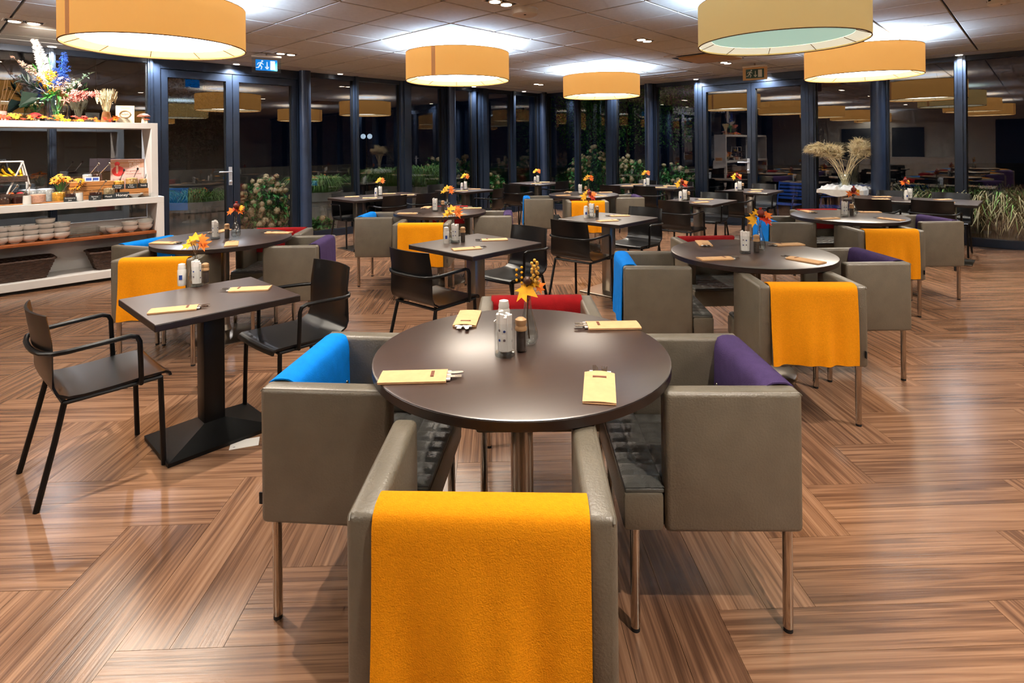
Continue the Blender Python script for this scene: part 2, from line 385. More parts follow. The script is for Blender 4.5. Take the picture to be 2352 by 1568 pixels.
for n, (a, b, c, d) in (('wall_rear', (P0-.2, P0, Q0-.2, QW)), ('wall_side', (P0, PW, Q0-.2, Q0))):
    o = MB().box(a, b, c, d, 0, ZC+.02).build(n, 'wall_paint', smooth=0); o.rotation_euler.z = A; struct(o, 'pale painted wall behind the camera')
    if n == 'wall_rear':
        for q in (3.2, 4.9): MB().box(P0, P0+.03, q, q+1.0, .9, 2.0).build('wall_panel', 'far_dark', o, 0)
        MB().box(P0, P0+.04, -1.5, 1.2, 0, 2.2).build('doorway_panel', 'far_dark', o, 0)
        MB().box(P0, P0+.6, 2.2, 7.2, 0, .9).build('counter_block', 'shelf_white', o, 0)
# ---- glazing: posts given along each wall
def wp(side, px0, px1):
    f = pL if side == 'L' else qR
    a, b = f(px0), f(px1); return (min(a, b), max(a, b))
def wbox(mb, side, t0, t1, d0, d1, z0, z1):
    if side == 'L': mb.box(t0, t1, QW+d0, QW+d1, z0, z1)
    else: mb.box(PW+d0, PW+d1, t0, t1, z0, z1)
    return mb
def wlink(o): o.rotation_euler.z = A; return o
postsL = [wp('L', *x) for x in ((112, 127), (338, 352), (810, 820), (916, 940), (1013, 1025), (1083, 1089), (1097, 1118), (1171, 1180), (1232, 1240))]
postsR = [wp('R', *x) for x in ((1256, 1263), (1324, 1331), (1396, 1418), (1502, 1511), (1600, 1612), (1862, 1877), (2030, 2042), (2195, 2221))]
p112 = postsL[0]; extraL = [(p112[0]-1.35*k, p112[0]-1.35*k+.06) for k in range(1, 7)]
extraR = [(postsR[-1][0]-1.4*k, postsR[-1][0]-1.4*k+.07) for k in range(1, 9)]
doorL = (postsL[1][1], wp('L', 690, 691)[0]); doorR = (wp('R', 1861, 1862)[1], postsR[4][0])
nwin = 0
WL = ['narrow window pane', 'window pane', 'tall window pane']
def glazing(side, posts, door, tmin, tmax):
    global nwin
    ps = sorted(posts)
    edges = [tmin]+[e for p in ps for e in p]+[tmax]
    for k in range(0, len(edges)-1, 2):
        a, b = edges[k], edges[k+1]
        if b-a < .02: continue
        if door and a < (door[0]+door[1])/2 < b:
            if side == 'L': segs = [(door[1]+.0, b)]
            else: segs = []
        else: segs = [(a, b)]
        for a, b in segs:
            if b-a < .05: continue
            nwin += 1
            wn = thing('window_%d' % nwin, 'dark night window, bay %d of the %s window wall' % (k//2+1, 'left' if side == 'L' else 'right'), None, kind='structure'); wn.rotation_euler.z = A
            wbox(MB(), side, a-.01, b+.01, -.006, .006, .1, ZC-.06).build('pane', 'window_glass', wn, 0)
            fr = MB(); wbox(fr, side, a-.01, b+.01, -.05, .05, 0, .11); wbox(fr, side, a-.01, b+.01, -.05, .05, ZC-.07, ZC+.03)
            fr.build('rail', 'frame', wn, 0)
            gk = MB()
            for t0, t1 in ((a, a+.012), (b-.012, b)): wbox(gk, side, t0, t1, -.02, .02, .11, ZC-.07)
            gk.build('gasket', 'gasket', wn, 0)
    for n, (a, b) in enumerate(ps):
        m = MB(); wd = b-a
        wbox(m, side, a, b, -.075, .06, 0, ZC+.03)
        wbox(m, side, a+wd*.28, b-wd*.28, -.1, -.07, 0, ZC)
        o = wlink(m.build('trim_%d' % (10+n+(30 if side == 'R' else 0)), 'frame', smooth=0)); struct(o, 'dark blue aluminium window post')
glazing('L', postsL+extraL, doorL, P0, PW-.05)
glazing('R', postsR+extraR, doorR, Q0, QW-.05)
def make_door(name, side, t0, t1, tm_, label, hx, fw=.07, w=.085):
    d = thing(name, label, None, kind='structure'); d.rotation_euler.z = A
    fr = MB()
    for a, b in ((t0, t0+fw), (t1-fw, t1)): wbox(fr, side, a, b, -.07, .06, 0, ZC+.02)
    wbox(fr, side, t0, t1, -.065, .06, ZC-.13, ZC+.02); wbox(fr, side, t0, t1, -.06, .06, 0, .03)
    fr.build('door_frame', 'frame', d, 0)
    for n, (a, b) in enumerate(((t0+fw+.005, tm_-.004), (tm_+.004, t1-fw-.005))):
        lf = MB(); z0, z1 = .035, ZC-.14
        wbox(lf, side, a, a+w, -.055, .03, z0, z1); wbox(lf, side, b-w, b, -.055, .03, z0, z1)
        wbox(lf, side, a+w, b-w, -.055, .03, z0, z0+.16); wbox(lf, side, a+w, b-w, -.055, .03, z1-.1, z1)
        L = lf.build('door_leaf', 'frame', d, 0)
        wbox(MB(), side, a+w-.01, b-w+.01, -.018, -.006, z0+.15, z1-.09).build('pane', 'window_glass', L, 0)
        gk = MB(); wbox(gk, side, a+w, a+w+.01, -.04, .02, z0+.16, z1-.1); wbox(gk, side, b-w-.01, b-w, -.04, .02, z0+.16, z1-.1); gk.build('gasket', 'gasket', L, 0)
        if n == hx[0]:
            hc = hx[1]; h = MB(); wbox(h, side, hc-.022, hc+.022, -.068, -.055, .93, 1.19)
            lv = (-1 if side == 'L' else 1)
            def P(t, dd, z): return (t, QW+dd, z) if side == 'L' else (PW+dd, t, z)
            h.tube([P(hc, -.06, 1.12), P(hc, -.11, 1.12), P(hc+lv*.02, -.115, 1.12), P(hc+lv*.17, -.115, 1.12)], .011)
            h.ball(P(hc, -.08, .98), .022); h.build('handle', 'handle_steel', L)
    return d
make_door('door_1', 'L', doorL[0], doorL[1], pL(532), 'dark blue double glass door left of the round column', (0, pL(525)))
make_door('door_2', 'R', doorR[0], doorR[1], qR(1729), 'dark blue double glass door under the green exit sign', (1, qR(1722)), .045, .065)
for n, (side, px, r) in enumerate((('L', 702, .085), ('L', 1038, .08), ('L', 1247, .08), ('R', 1491, .08), ('R', 2017, .095))):
    if side == 'L': p, q = pL(px, QW-.15), QW-.15
    else: p, q = PW-.15, qR(px, PW-.15)
    if px == 1247: p, q = PW-.17, QW-.17
    o = MB().lathe([(r, 0), (r, ZC+.006)], 28, (p, q, 0)).build('column', 'column'); o.rotation_euler.z = A
    tag(o, ['round blue-grey column beside the left double door', 'round column midway along the left window wall', 'round column in the window corner', 'round column right of the window corner', 'round column behind the pampas grass'][n], None, kind='structure')
# ================================================================== pendant lamps
LBZ, LTZ = 2.22, 2.54
def make_lamp(x, y, rz, label, pale=False):
    t = thing('drum_pendant_lamp', label, 'lamp', (x, y, LBZ), rz, 'drum pendant lamps')
    H = LTZ-LBZ
    def wall(u, v): a = 2*pi*u; return ((.6*math.cos(a), .6*math.sin(a), v*H), (math.cos(a), math.sin(a), 0))
    sh = MB().slab(wall, 72, 1, .006).build('lamp_shade', 'lamp_shade_pale' if pale else 'lamp_shade', t)
    def seam(u, v): a = 4.08+.075*u; return ((.6045*math.cos(a), .6045*math.sin(a), v*H), (math.cos(a), math.sin(a), 0))
    MB().slab(seam, 2, 1, .003).build('seam', 'lamp_seam', sh)
    for z in (0, H): MB().tube([(.6*math.cos(a*pi/36), .6*math.sin(a*pi/36), z) for a in range(72)], .0045, 6, True).build('rim', 'lamp_rim', sh)
    def ring(u, v): a = 2*pi*u; r = .5+.094*v; return ((r*math.cos(a), r*math.sin(a), .05-.035*v), (0, 0, 1))
    MB().slab(ring, 64, 1, .003).build('liner', 'lamp_liner_pale' if pale else 'lamp_liner', t)
    MB().lathe([(.5, .052), (.5, .06)], 64).build('diffuser', 'diffuser_mint' if pale else 'diffuser', t)
    MB().lathe([(.36, .258), (.36, .263)], 40).build('uplight', 'uplight', t)
    for k in range(10):
        a = k*2*pi/10+.2; c, s = math.cos(a), math.sin(a)
        MB().tube([(.5*c, .5*s, .046), (.596*c, .596*s, .01)], .0028, 5).build('spoke', 'lamp_rim', t)
    for k in range(3):
        a = k*2*pi/3+.5; MB().tube([(.5*math.cos(a), .5*math.sin(a), .055), (.32*math.cos(a), .32*math.sin(a), ZC-LBZ+.008)], .002, 5).build('wire', 'chrome', t)
    return t
LL = ['large amber drum pendant lamp cut off at the top left corner', 'amber drum pendant lamp hanging over the middle tables', 'small-looking amber drum lamp farthest back by the window corner',
      'pale drum pendant lamp with mint green diffuser at the top right', 'amber drum pendant lamp in front of the right windows']
lamp0 = lampP = None
for n, (x, y) in enumerate(LAMPS):
    rz = [.14, .24, 3.3, 3.6, 3.9][n] if n < 5 else 1.0*n
    if n == 3: make_lamp(x, y, rz, LL[3], True)
    elif lamp0 is None: lamp0 = make_lamp(x, y, rz, LL[0])
    else: copy_tree(lamp0, (x, y, LBZ), rz, LL[n] if n < 5 else 'amber drum pendant lamp above or behind the camera', 'drum pendant lamps' if n < 5 else 'lamps out of view')
# ---- recessed twin spots
def spot(name, x, y, z, e, ang, col, parent=None, aim=None):
    l = bpy.data.lights.new(name, 'SPOT'); l.energy = e; l.spot_size = math.radians(ang); l.spot_blend = .8; l.color = col; l.shadow_soft_size = .025
    o = bpy.data.objects.new(name, l); COL.objects.link(o); o.location = (x, y, z)
    if parent: o.parent = parent
    if aim: o.rotation_euler = (Vector(aim)-o.location).to_track_quat('-Z', 'Y').to_euler()
    return o
SPOTS = [(-4.54, 5.28), (-2.87, 7.21), (-.083, 4.735), (1.53, 6.5), (3.17, 8.36), (.53, 11.05), (-1.17, 9.13), (-1.66, 2.45), (-3.3, 1.15), (2.7, 2.26), (4.32, 4.02), (5.95, 5.8), (1.1, .46), (-6.2, 3.5)]  # the last one is unseen, added to brighten the buffet shelf
SN = ['over the buffet shelf', 'left of the blue exit sign', 'cut by the top edge of the photo', 'left of the ceiling cassette', 'beside the ceiling cassette', 'before the window corner', 'behind the middle lamp']
tw = None
for n, (x, y) in enumerate(SPOTS):
    lab = 'recessed twin spotlight '+SN[n] if n < 7 else 'recessed twin spotlight in the ceiling out of view'
    if tw is None:
        tw = thing('twin_spotlight', lab, 'spotlight', (x, y, ZC+.004), A, 'recessed twin spotlights')
        m = MB(); m.box(-.15, .15, -.08, -.068, -.004, .006); m.box(-.15, .15, .068, .08, -.004, .006); m.box(-.15, -.138, -.068, .068, -.004, .006); m.box(.138, .15, -.068, .068, -.004, .006)
        m.build('bezel', 'plastic_white', tw, 0); MB().box(-.138, .138, -.068, .068, .0, .004).build('plate', 'slot_dark', tw, 0)
        for s in (-.068, .068):
            MB().lathe([(.056, -.012), (.062, -.002), (.062, .001)], 24, (s, 0, 0)).build('bulb_ring', 'chrome', tw); MB().lathe([(.046, -.015), (.046, -.011)], 20, (s, 0, 0)).build('bulb', 'spot_face', tw)
    else: copy_tree(tw, (x, y, ZC+.004), A, lab)
    spot('spot_light', x, y, ZC-.03, E_SPOT, 105, (1, .88, .76), aim=(-5.0, 6.6, 1.5) if n in (0, len(SPOTS)-1) else None)
rim = None
for n, (px, side) in enumerate(((122, 'L'), (545, 'L'), (783, 'L'), (1090, 'L'), (1205, 'L'), (1600, 'R'), (2205, 'R'), (1755, 'R'), (1420, 'R'), (350, 'L'))):
    if side == 'L': x, y = R(pL(px, QW-.2), QW-.2)
    else: x, y = R(PW-.2, qR(px, PW-.2))
    lab = 'small round downlight in the ceiling edge '+['above the bouquet', 'above the left double door', 'right of the left column', 'behind the middle lamp', 'just left of the window corner', 'at the left post of the right door', 'right of the right-hand lamp', 'above the right double door', 'behind the farthest lamp', 'above the end of the buffet shelf'][n]
    if rim is None:
        rim = thing('downlight', lab, 'downlight', (x, y, ZC), 0, 'small window downlights')
        MB().lathe([(.05, -.004), (.055, .002)], 20).build('bezel', 'plastic_white', rim); MB().lathe([(.04, -.008), (.04, -.003)], 18).build('bulb', 'spot_face', rim)
    else: copy_tree(rim, (x, y, ZC), 0, lab)
    spot('rim_light', x, y, ZC-.02, E_RIM*4, 150, (.9, .94, 1))
# ---- ceiling fittings
def detector(x, y, r, lab):
    t = thing('smoke_detector', lab, 'detector', (x, y, ZC+.006), 0)
    MB().lathe([(r*1.02, 0), (r, -.02), (r*.97, -.05), (r*.8, -.058)], 32).build('housing', 'plastic_white', t)
    MB().lathe([(r*.1, -.056), (r*.08, -.061)], 12, (0, -r*.4, 0)).build('led', 'slot_dark', t)
    for k in range(8 if r < .1 else 0): a = k*pi/4; MB().box(-.012, .012, -.002, .002, -.024, -.012).xf(Matrix.Translation((r*math.cos(a), r*math.sin(a), 0)) @ Matrix.Rotation(a+pi/2, 4, 'Z')).build('slot', 'slot_dark', t, 0)
detector(.125, 5.0, .115, 'white round smoke detector on the ceiling above the middle tables')
detector(4.12, 4.78, .075, 'small white round detector at the top right corner')
t = thing('ceiling_cassette', 'square tan ceiling air cassette with dark slots behind the pale lamp', 'air unit', (*R(cp0+(aci+.5)*TS, cq0+(acj+.5)*TS), ZC+.006), A)
MB().rbox(-.46, .46, -.46, .46, -.012, .006, .004, 1).build('bezel', 'plastic_white', t); MB().rbox(-.32, .32, -.32, .32, -.045, -.008, .02, 2).build('intake_panel', 'ac_panel', t)
for k in range(4): MB().box(-.3, .3, .35, .42, -.016, -.01).xf(Matrix.Rotation(k*pi/2, 4, 'Z')).build('air_slot', 'slot_dark', t, 0)
for n, (x, y) in enumerate(((2.55, 9.65), (3.05, 9.9), (4.35, 8.75))):
    t = thing('slot_diffuser', 'slim white slot diffuser in the ceiling '+('left of the green exit sign', 'nearest the right window corner', 'right of the green exit sign')[n], 'air vent', (x, y, ZC+.006), A-pi/2)
    MB().box(-.5, .5, -.03, .03, -.006, .004).build('bezel', 'plastic_white', t, 0)
    for s in (-.012, .012): MB().box(-.48, .48, s-.005, s+.005, -.008, -.004).build('slot', 'slot_dark', t, 0)
t = thing('ceiling_camera', 'small dark dome camera at the window corner', 'camera', (*R(PW-.32, QW-.32), ZC), 0)
MB().lathe([(.06, 0), (.06, -.03)], 20).build('base', 'slot_dark', t); MB().ball((0, 0, -.03), .045, 14, 8).build('dome', 'gasket', t)
# ---- exit signs
def exit_sign(x, y, rz, lab, face, white, edge, zc=2.5, W=.34, Hh=.19):
    t = thing('exit_sign', lab, 'sign', (x, y, zc), rz)
    MB().box(-W*.5, W*.5, -.004, .004, -Hh*.5, Hh*.5).build('plate', edge, t, 0)
    MB().rbox(-W*.52, W*.52, -.03, .03, Hh*.5, Hh*.5+.025, .005, 1).build('rail', 'plastic_white', t)
    MB().box(-.01, .01, -.01, .01, Hh*.5+.02, ZC-zc+.01).build('hanger', 'chrome', t, 0)
    w2, h2 = W*.37, Hh*.36
    pn = MB().box(-w2, w2, -.007, -.0045, -h2, h2).build('panel', face, t, 0)
    if edge != 'sign_glass': pass
    def fl(poly): return MB().prism(poly, 0, .0015).xf(Matrix.Translation((0, -.0085, 0)) @ Matrix.Rotation(pi/2, 4, 'X'))
    m = MB(); s = h2
    def bar(a, b, w_):
        a, b = Vector(a)*s, Vector(b)*s; d = (b-a).normalized(); n = Vector((-d.y, d.x))*w_*s/2
        m.add(*(lambda q: (q.v, q.f))(fl([tuple(a-n), tuple(b-n), tuple(b+n), tuple(a+n)])))
    cx = -1.05
    m.add(*(lambda q: (q.v, q.f))(fl([((cx+.33+.17*math.cos(k*pi/5))*s, (.72+.17*math.sin(k*pi/5))*s) for k in range(10)])))
    bar((cx+.22, .5), (cx-.1, -.05), .26); bar((cx-.1, 0), (cx+.3, -.35), .18); bar((cx+.28, -.3), (cx+.12, -.8), .16); bar((cx-.08, -.05), (cx-.35, -.5), .18); bar((cx-.3, -.48), (cx-.75, -.5), .15)
    bar((cx+.15, .42), (cx+.55, .1), .14); bar((cx+.1, .45), (cx-.35, .35), .14); bar((cx-.33, .38), (cx-.5, 0), .13)
    m.build('running_figure', white, pn, 0)
    m = MB(); bar((.1, .6), (.1, -.5), .16); bar((.1, -.72), (-.2, -.3), .16); bar((.1, -.72), (.4, -.3), .16); m.build('arrow', white, pn, 0)
    m = MB(); bar((1.05, .8), (1.05, -.8), .8); m.build('door_symbol', white, pn, 0)
p = at(612, 150, 2.5); exit_sign(p.x, p.y, A-.35, 'glowing blue exit sign with running figure near the left double door', 'sign_blue', 'sign_white', 'sign_glass')
p = at(1734, 169, 2.5); exit_sign(p.x, p.y, A-pi/2+.2, 'dark green exit sign with running figure above the right double door', 'sign_green', 'sign_pale', 'sign_edge')
# ================================================================== furniture
TZ, SZ = 0.755, 0.725                                             # round and square table heights
def make_round(x, y, lab):
    t = thing('round_table', lab, 'table', (x, y, 0), .3, 'round dining tables')
    r = .493
    MB().lathe([(r-.004, TZ-.006), (r-.001, TZ-.002), (r-.006, TZ)], 72).build('table_top', 'table_top', t, .5)
    MB().lathe([(r-.01, TZ-.034), (r, TZ-.03), (r, TZ-.005), (r-.003, TZ-.003)], 72).build('edge_band', 'table_edge', t, .5)
    MB().lathe([(.038, .02), (.038, TZ-.04)], 24).build('column', 'steel', t); MB().lathe([(.09, TZ-.045), (.09, TZ-.034)], 24).build('mounting_plate', 'black_metal', t)
    MB().lathe([(.26, 0), (.262, .008), (.25, .016), (.12, .03), (.05, .05), (.038, .09)], 40).build('base', 'steel', t)
    return t
def make_rect(x, y, w_, d_, lab, black=False, cols=((0, 0),), group='square dining tables', SZ=SZ):
    t = thing('square_table' if len(cols) == 1 else 'long_table', lab, 'table', (x, y, 0), A, group)
    MB().rbox(-w_/2, w_/2, -d_/2, d_/2, SZ-.004, SZ, .002, 1).build('table_top', 'table_top', t, .4)
    MB().rbox(-w_/2-.001, w_/2+.001, -d_/2-.001, d_/2+.001, SZ-.034, SZ-.003, .003, 1).build('edge_band', 'table_edge', t, .4)
    for cx, cy in cols:
        c = 'black_metal' if black else 'steel'
        MB().rbox(cx-.05, cx+.05, cy-.05, cy+.05, .01, SZ-.03, .006, 2).build('column', c, t)
        MB().box(cx-.13, cx+.13, cy-.13, cy+.13, SZ-.042, SZ-.034).build('mounting_plate', 'black_metal', t, 0)
        if black:
            b, h = (.25, .19), .06
            m = MB(); m.box(cx-b[0], cx+b[0], cy-b[1], cy+b[1], 0, .018)
            m.add([(cx-b[0], cy-b[1], .018), (cx+b[0], cy-b[1], .018), (cx+b[0], cy+b[1], .018), (cx-b[0], cy+b[1], .018), (cx-.05, cy-.05, .085), (cx+.05, cy-.05, .085), (cx+.05, cy+.05, .085), (cx-.05, cy+.05, .085)],
                  [(0,1,5,4),(1,2,6,5),(2,3,7,6),(3,0,4,7),(4,5,6,7)])
            m.build('base', 'black_metal', t, 0)
        else: MB().rbox(cx-.21, cx+.21, cy-.21, cy+.21, 0, .014, .004, 1).build('base', 'steel', t)
    return t
TD = {1: (.024, 1.925), 2: (1.524, 3.624), 3: (3.19, 5.386), 4: (-2.248, 4.402), 5: (-.782, 6.102), 6: (1.011, 8.05)}
TN = {1: 'front round table', 2: 'round table right of the front one', 3: 'rear right round table', 4: 'left round table by the buffet', 5: 'round table behind the middle square table', 6: 'farthest round table'}
TL = {1: 'large dark round table nearest the camera', 2: 'dark round table right behind the front one', 3: 'dark round table at the rear right before the pampas grass', 4: 'dark round table at the left beside the buffet shelf', 5: 'dark round table behind the middle square table', 6: 'farthest dark round table towards the window corner'}
for k, (x, y) in TD.items(): make_round(x, y, TL[k])
# ---- armchairs
AH = .722
def cover_mesh(name, m, am=1.0):
    bx = .215; yo, yi = -.266, -.168
    prof = [(yo-.004, .325), (yo-.006, .40), (yo-.003, .52), (yo-.002, .64), (yo-.001, AH-.03), (yo+.006, AH-.006), (yo+.026, AH+.004), (-.217, AH+.006), (yi-.026, AH+.004), (yi-.006, AH-.008), (yi+.002, AH-.035), (yi+.003, .60), (yi+.004, .52)]
    n = len(prof)-1
    def fn(u, v):
        t = v*n; i = min(int(t), n-1); f = t-i; y = prof[i][0]*(1-f)+prof[i+1][0]*f; z = prof[i][1]*(1-f)+prof[i+1][1]*f
        x = -bx+2*bx*u; k = max(0, (AH-.06-z)/.34)
        if v < .5: y -= am*k*(.009+.011*math.sin(u*17+1.3)*math.sin(u*5+.4)+.008*math.sin(u*9+z*7)+.005*math.sin(u*31+.5))
        dy = prof[i+1][0]-prof[i][0]; dz = prof[i+1][1]-prof[i][1]
        return (x, y, z), (0, -dz, dy)
    return MB().slab(fn, 28, 26, .005).mesh(name, m, .9)
CV = {c: cover_mesh('back_cover', 'cover_'+c, 1.25 if c == 'yellow' else .35) for c in ('yellow', 'blue', 'red', 'purple')}
def quilt(x0, x1, y0, y1, z, nx, ny, h=.014):
    def fn(u, v):
        a = abs(math.sin(pi*nx*u)); b = abs(math.sin(pi*ny*v)); return (x0+(x1-x0)*u, y0+(y1-y0)*v, z-h+h*(min(a, .55)/.55)**.5*(min(b, .55)/.55)**.5)
    return MB().grid(fn, nx*6, ny*6)
def make_armchair(color):
    t = thing('armchair', '', 'armchair', (0, 0, 0), 0)
    MB().rbox(-.21, .21, -.262, -.172, .31, AH, .016, 3).build('backrest', 'leather', t)
    for s in (-1, 1): MB().rbox(min(s*.205, s*.27), max(s*.205, s*.27), -.262, .14, .31, AH, .016, 3).build('arm', 'leather', t)
    m = MB().rbox(-.206, .206, -.178, .15, .312, .425, .01, 2).rbox(-.266, .266, .142, .262, .312, .425, .014, 2); m.build('seat', 'leather', t)
    m = quilt(-.2, .2, -.165, .14, .444, 6, 5, .006); m.add(*(lambda q: (q.v, q.f))(quilt(-.258, .258, .14, .256, .444, 8, 2, .006))); m.rbox(-.201, .201, -.166, .145, .42, .436, .004, 1).rbox(-.258, .258, .14, .256, .42, .436, .004, 1)
    m.build('seat_cushion', 'leather_seat', t, 1.2)
    for x, y in ((-.235, -.228), (.235, -.228), (-.235, .225), (.235, .225)):
        l = MB().lathe([(.0145, .012), (.0145, .315)], 16, (x, y, 0)).build('leg', 'chrome', t); MB().lathe([(.0135, 0), (.0135, .013)], 14, (x, y, 0)).build('foot_cap', 'tag_black', l)
    c = link('back_cover', CV[color], t, color+' felt cover draped over the backrest')
    for s in (-.17, .17): MB().ball((s, -.16, .56), .008, 10, 6, (1, .6, 1)).build('rivet', 'chrome', c)
    for s in (-1, 1): MB().tube([(s*.262, -.262, AH-.012), (s*.262, -.255, AH-.004), (s*.262, .12, AH-.004)], .0022, 5).build('piping', 'leather', t)
    MB().box(.25, .254, -.275, -.262, .36, .395).build('care_tag', 'tag_black', t, 0)
    return t
ARM = []
def arm(k, side, x, y, turn=0.0): ARM.append((k, side, x, y, turn))
arm(1, 'f', -.06, 1.375, -2); arm(1, 'r', .585, 1.925, -1); arm(1, 'l', -.49, 1.965, -5); arm(1, 'b', .11, 2.50, 0)
arm(2, 'f', 1.54, 3.14, -3); arm(2, 'r', 2.14, 3.68, 1); arm(2, 'l', .94, 3.62, -4); arm(2, 'b', 1.52, 4.22, 2)
arm(3, 'f', 3.14, 4.93, -3); arm(3, 'r', 3.85, 5.42, 2); arm(3, 'l', 2.66, 5.44, -5); arm(3, 'b', 3.32, 5.98, 0)
arm(4, 'f', -2.40, 4.00, 4); arm(4, 'r', -1.73, 4.46, 3); arm(4, 'l', -2.73, 4.48, -18); arm(4, 'b', -2.08, 4.92, 4)
arm(5, 'f', -.86, 5.58, -2); arm(5, 'r', -.27, 6.16, 0); arm(5, 'l', -1.37, 6.12, -3); arm(5, 'b', -.76, 6.66, 0)
arm(6, 'f', .975, 7.56, 0); arm(6, 'r', 1.56, 8.06, 0); arm(6, 'l', .42, 8.0, 0); arm(6, 'b', 1.05, 8.6, 0)
SC = {'f': 'yellow', 'r': 'purple', 'l': 'blue', 'b': 'red'}; SR = {'f': 0, 'r': 90, 'l': -90, 'b': 180}
protoA = {}
for k, s, x, y, trn in ARM:
    lab = 'grey leather armchair with %s back cover at the %s' % (SC[s], TN[k]); rz = math.radians(SR[s]+trn)
    if s not in protoA:
        o = protoA[s] = make_armchair(SC[s]); o.location = (x, y, 0); o.rotation_euler.z = rz; tag(o, lab, group='armchairs around the round tables')
    else: copy_tree(protoA[s], (x, y, 0), rz, lab)
# ---- rectangular tables
S1Z = .695
RT = {1: (-1.545, 2.885, .655, .615), 2: (-.28, 4.22, .70, .70), 3: (.95, 5.62, .70, .70), 4: (2.38, 7.25, .75, .70), 5: (-1.97, 8.42, 1.3, .72), 6: (-.78, 9.42, .72, .72), 7: (.5, 11.05, .8, .8), 8: (2.38, 9.92, .72, 1.35), 9: (3.68, 8.72, .72, .72), 10: (5.02, 7.13, .72, 1.35)}
RN = {1: 'front left square table', 2: 'middle square table', 3: 'square table right of the middle one', 4: 'square table left of the right door', 5: 'long table before the left windows', 6: 'square table beside the left window posts', 7: 'square table in the window corner', 8: 'long table before the corner hedge', 9: 'square table before the right door', 10: 'long table at the far right'}
for k, (x, y, w_, d_) in RT.items():
    cols = ((0, 0),) if k not in (5, 8, 10) else (((-.38, 0), (.38, 0)) if k == 5 else ((0, -.4), (0, .4)))
    make_rect(x, y, w_, d_, 'dark '+RN[k]+(' on a black pedestal' if k == 1 else ' on steel foot'), k == 1, cols, 'square and long dining tables', S1Z if k == 1 else SZ)
# ---- black plywood chairs
def make_chair():
    t = thing('black_chair', '', 'chair', (0, 0, 0), 0)
    prof = [(.225, .402), (.222, .416), (.205, .425), (.12, .424), (0, .419), (-.10, .418), (-.155, .424), (-.19, .444), (-.208, .48), (-.218, .56), (-.228, .66), (-.245, .775)]
    n = len(prof)-1
    def fn(u, v):
        q = v*n; i = min(int(q), n-1); f = q-i; y = prof[i][0]*(1-f)+prof[i+1][0]*f; z = prof[i][1]*(1-f)+prof[i+1][1]*f
        wd = .208 if z < .47 else .208-.012*(z-.47)/.3; s = u*2-1; x = s*wd
        k = min(1, max(0, (z-.44)/.2)); y += k*.035*(s*s-.35) ; z2 = z-(1-k)*.008*(1-s*s)*(1 if y > -.15 else 0)
        dy = prof[i+1][0]-prof[i][0]; dz = prof[i+1][1]-prof[i][1]
        return (x, y, z2), (-k*.25*s, dz if k else dz, -dy)
    MB().slab(fn, 14, 33, .011).build('seat_shell', 'black_ply', t, .9)
    for s in (-1, 1):
        MB().tube([(s*.2, .185, .405), (s*.203, .19, .2), (s*.205, .195, 0)], .0115, 10).build('leg', 'black_metal', t)
        MB().tube([(s*.19, -.165, .402), (s*.2, -.2, .25), (s*.21, -.262, 0)], .0115, 10).build('leg', 'black_metal', t)
        MB().tube([(s*.2, .19, .405), (s*.19, -.17, .402)], .0105, 8).build('seat_rail', 'black_metal', t)
    MB().tube([(-.19, -.165, .402), (.19, -.165, .402)], .0105, 8).build('cross_rail', 'black_metal', t); MB().tube([(-.2, .185, .404), (.2, .185, .404)], .0105, 8).build('cross_rail', 'black_metal', t)
    h = [(.232, .10, .41), (.236, .10, .44), (.24, .095, .60), (.24, .085, .622), (.24, .06, .632), (.238, -.05, .628), (.232, -.16, .622), (.215, -.205, .62), (.17, -.236, .618), (.09, -.25, .616)]
    path = [(x, y, z) for x, y, z in h]+[(0, -.254, .616)]+[(-x, y, z) for x, y, z in reversed(h)]
    MB().tube([(.205, .10, .406)]+path+[(-.205, .10, .406)], .0105, 10).build('armrest', 'black_metal', t)
    return t
e1d, e2d = 46.8, -43.2                                            # facing directions: towards right wall, towards camera right
CH = [ # table, x, y, facing degrees, words
 (1, -1.90, 2.60, 48, 'at the left side of the front left square table'), (1, -1.22, 3.16, 228, 'right of the front left square table, back to the armchairs'),
 (2, -.54, 3.88, 50, 'with its back to the camera at the middle square table'), (2, -.02, 4.58, 226, 'facing the camera at the middle square table'),
 (3, .645, 5.256, 50, 'with its back to the camera, left of the right-hand square table'), (3, 1.275, 5.945, 226, 'facing the camera, right of the right-hand square table'),
 (4, 2.08, 6.95, 47, 'back to camera, at the square table left of the right door'), (4, 2.65, 7.71, 227, 'facing camera, at the square table left of the right door'),
 (9, 3.25, 8.3, 50, 'back to camera, at the square table before the right door'), (9, 4.06, 9.32, 227, 'facing the camera directly before the right door'),
 (5, -2.36, 8.30, -43, 'at the left end of the long table before the left windows'), (5, -1.96, 8.70, -43, 'at the window side of the left long table, beside the planter'),
 (5, -1.80, 8.05, 137, 'back to camera, left one at the left long table'), (5, -1.40, 8.40, 137, 'back to camera, right one at the left long table'),
 (6, -.42, 9.12, 155, 'turned sideways right of the square table by the left window posts'), (6, -1.2, 9.95, -43, 'against the glass behind the square table by the left window posts'),
 (7, .13, 10.1, 47, 'left of the square table in the window corner'), (7, .78, 10.82, 137, 'right of the square table in the window corner'),
 (8, 2.40, 10.54, 227, 'left of two facing the camera at the corner long table'), (8, 2.97, 10.19, 227, 'right of two facing the camera at the corner long table'),
 (8, 2.30, 9.39, 47, 'right of two with backs to the camera at the corner long table'), (8, 1.785, 9.665, 47, 'left of two with backs to the camera at the corner long table'),
 (10, 5.15, 7.72, 227, 'left of two facing the camera at the far right long table'), (10, 5.65, 7.33, 227, 'right of two facing the camera at the far right long table'),
 (10, 4.44, 6.925, 47, 'left of two, backs to camera, at the far right long table'), (10, 4.985, 6.685, 47, 'right of two, backs to camera, at the far right long table')]
pc = None
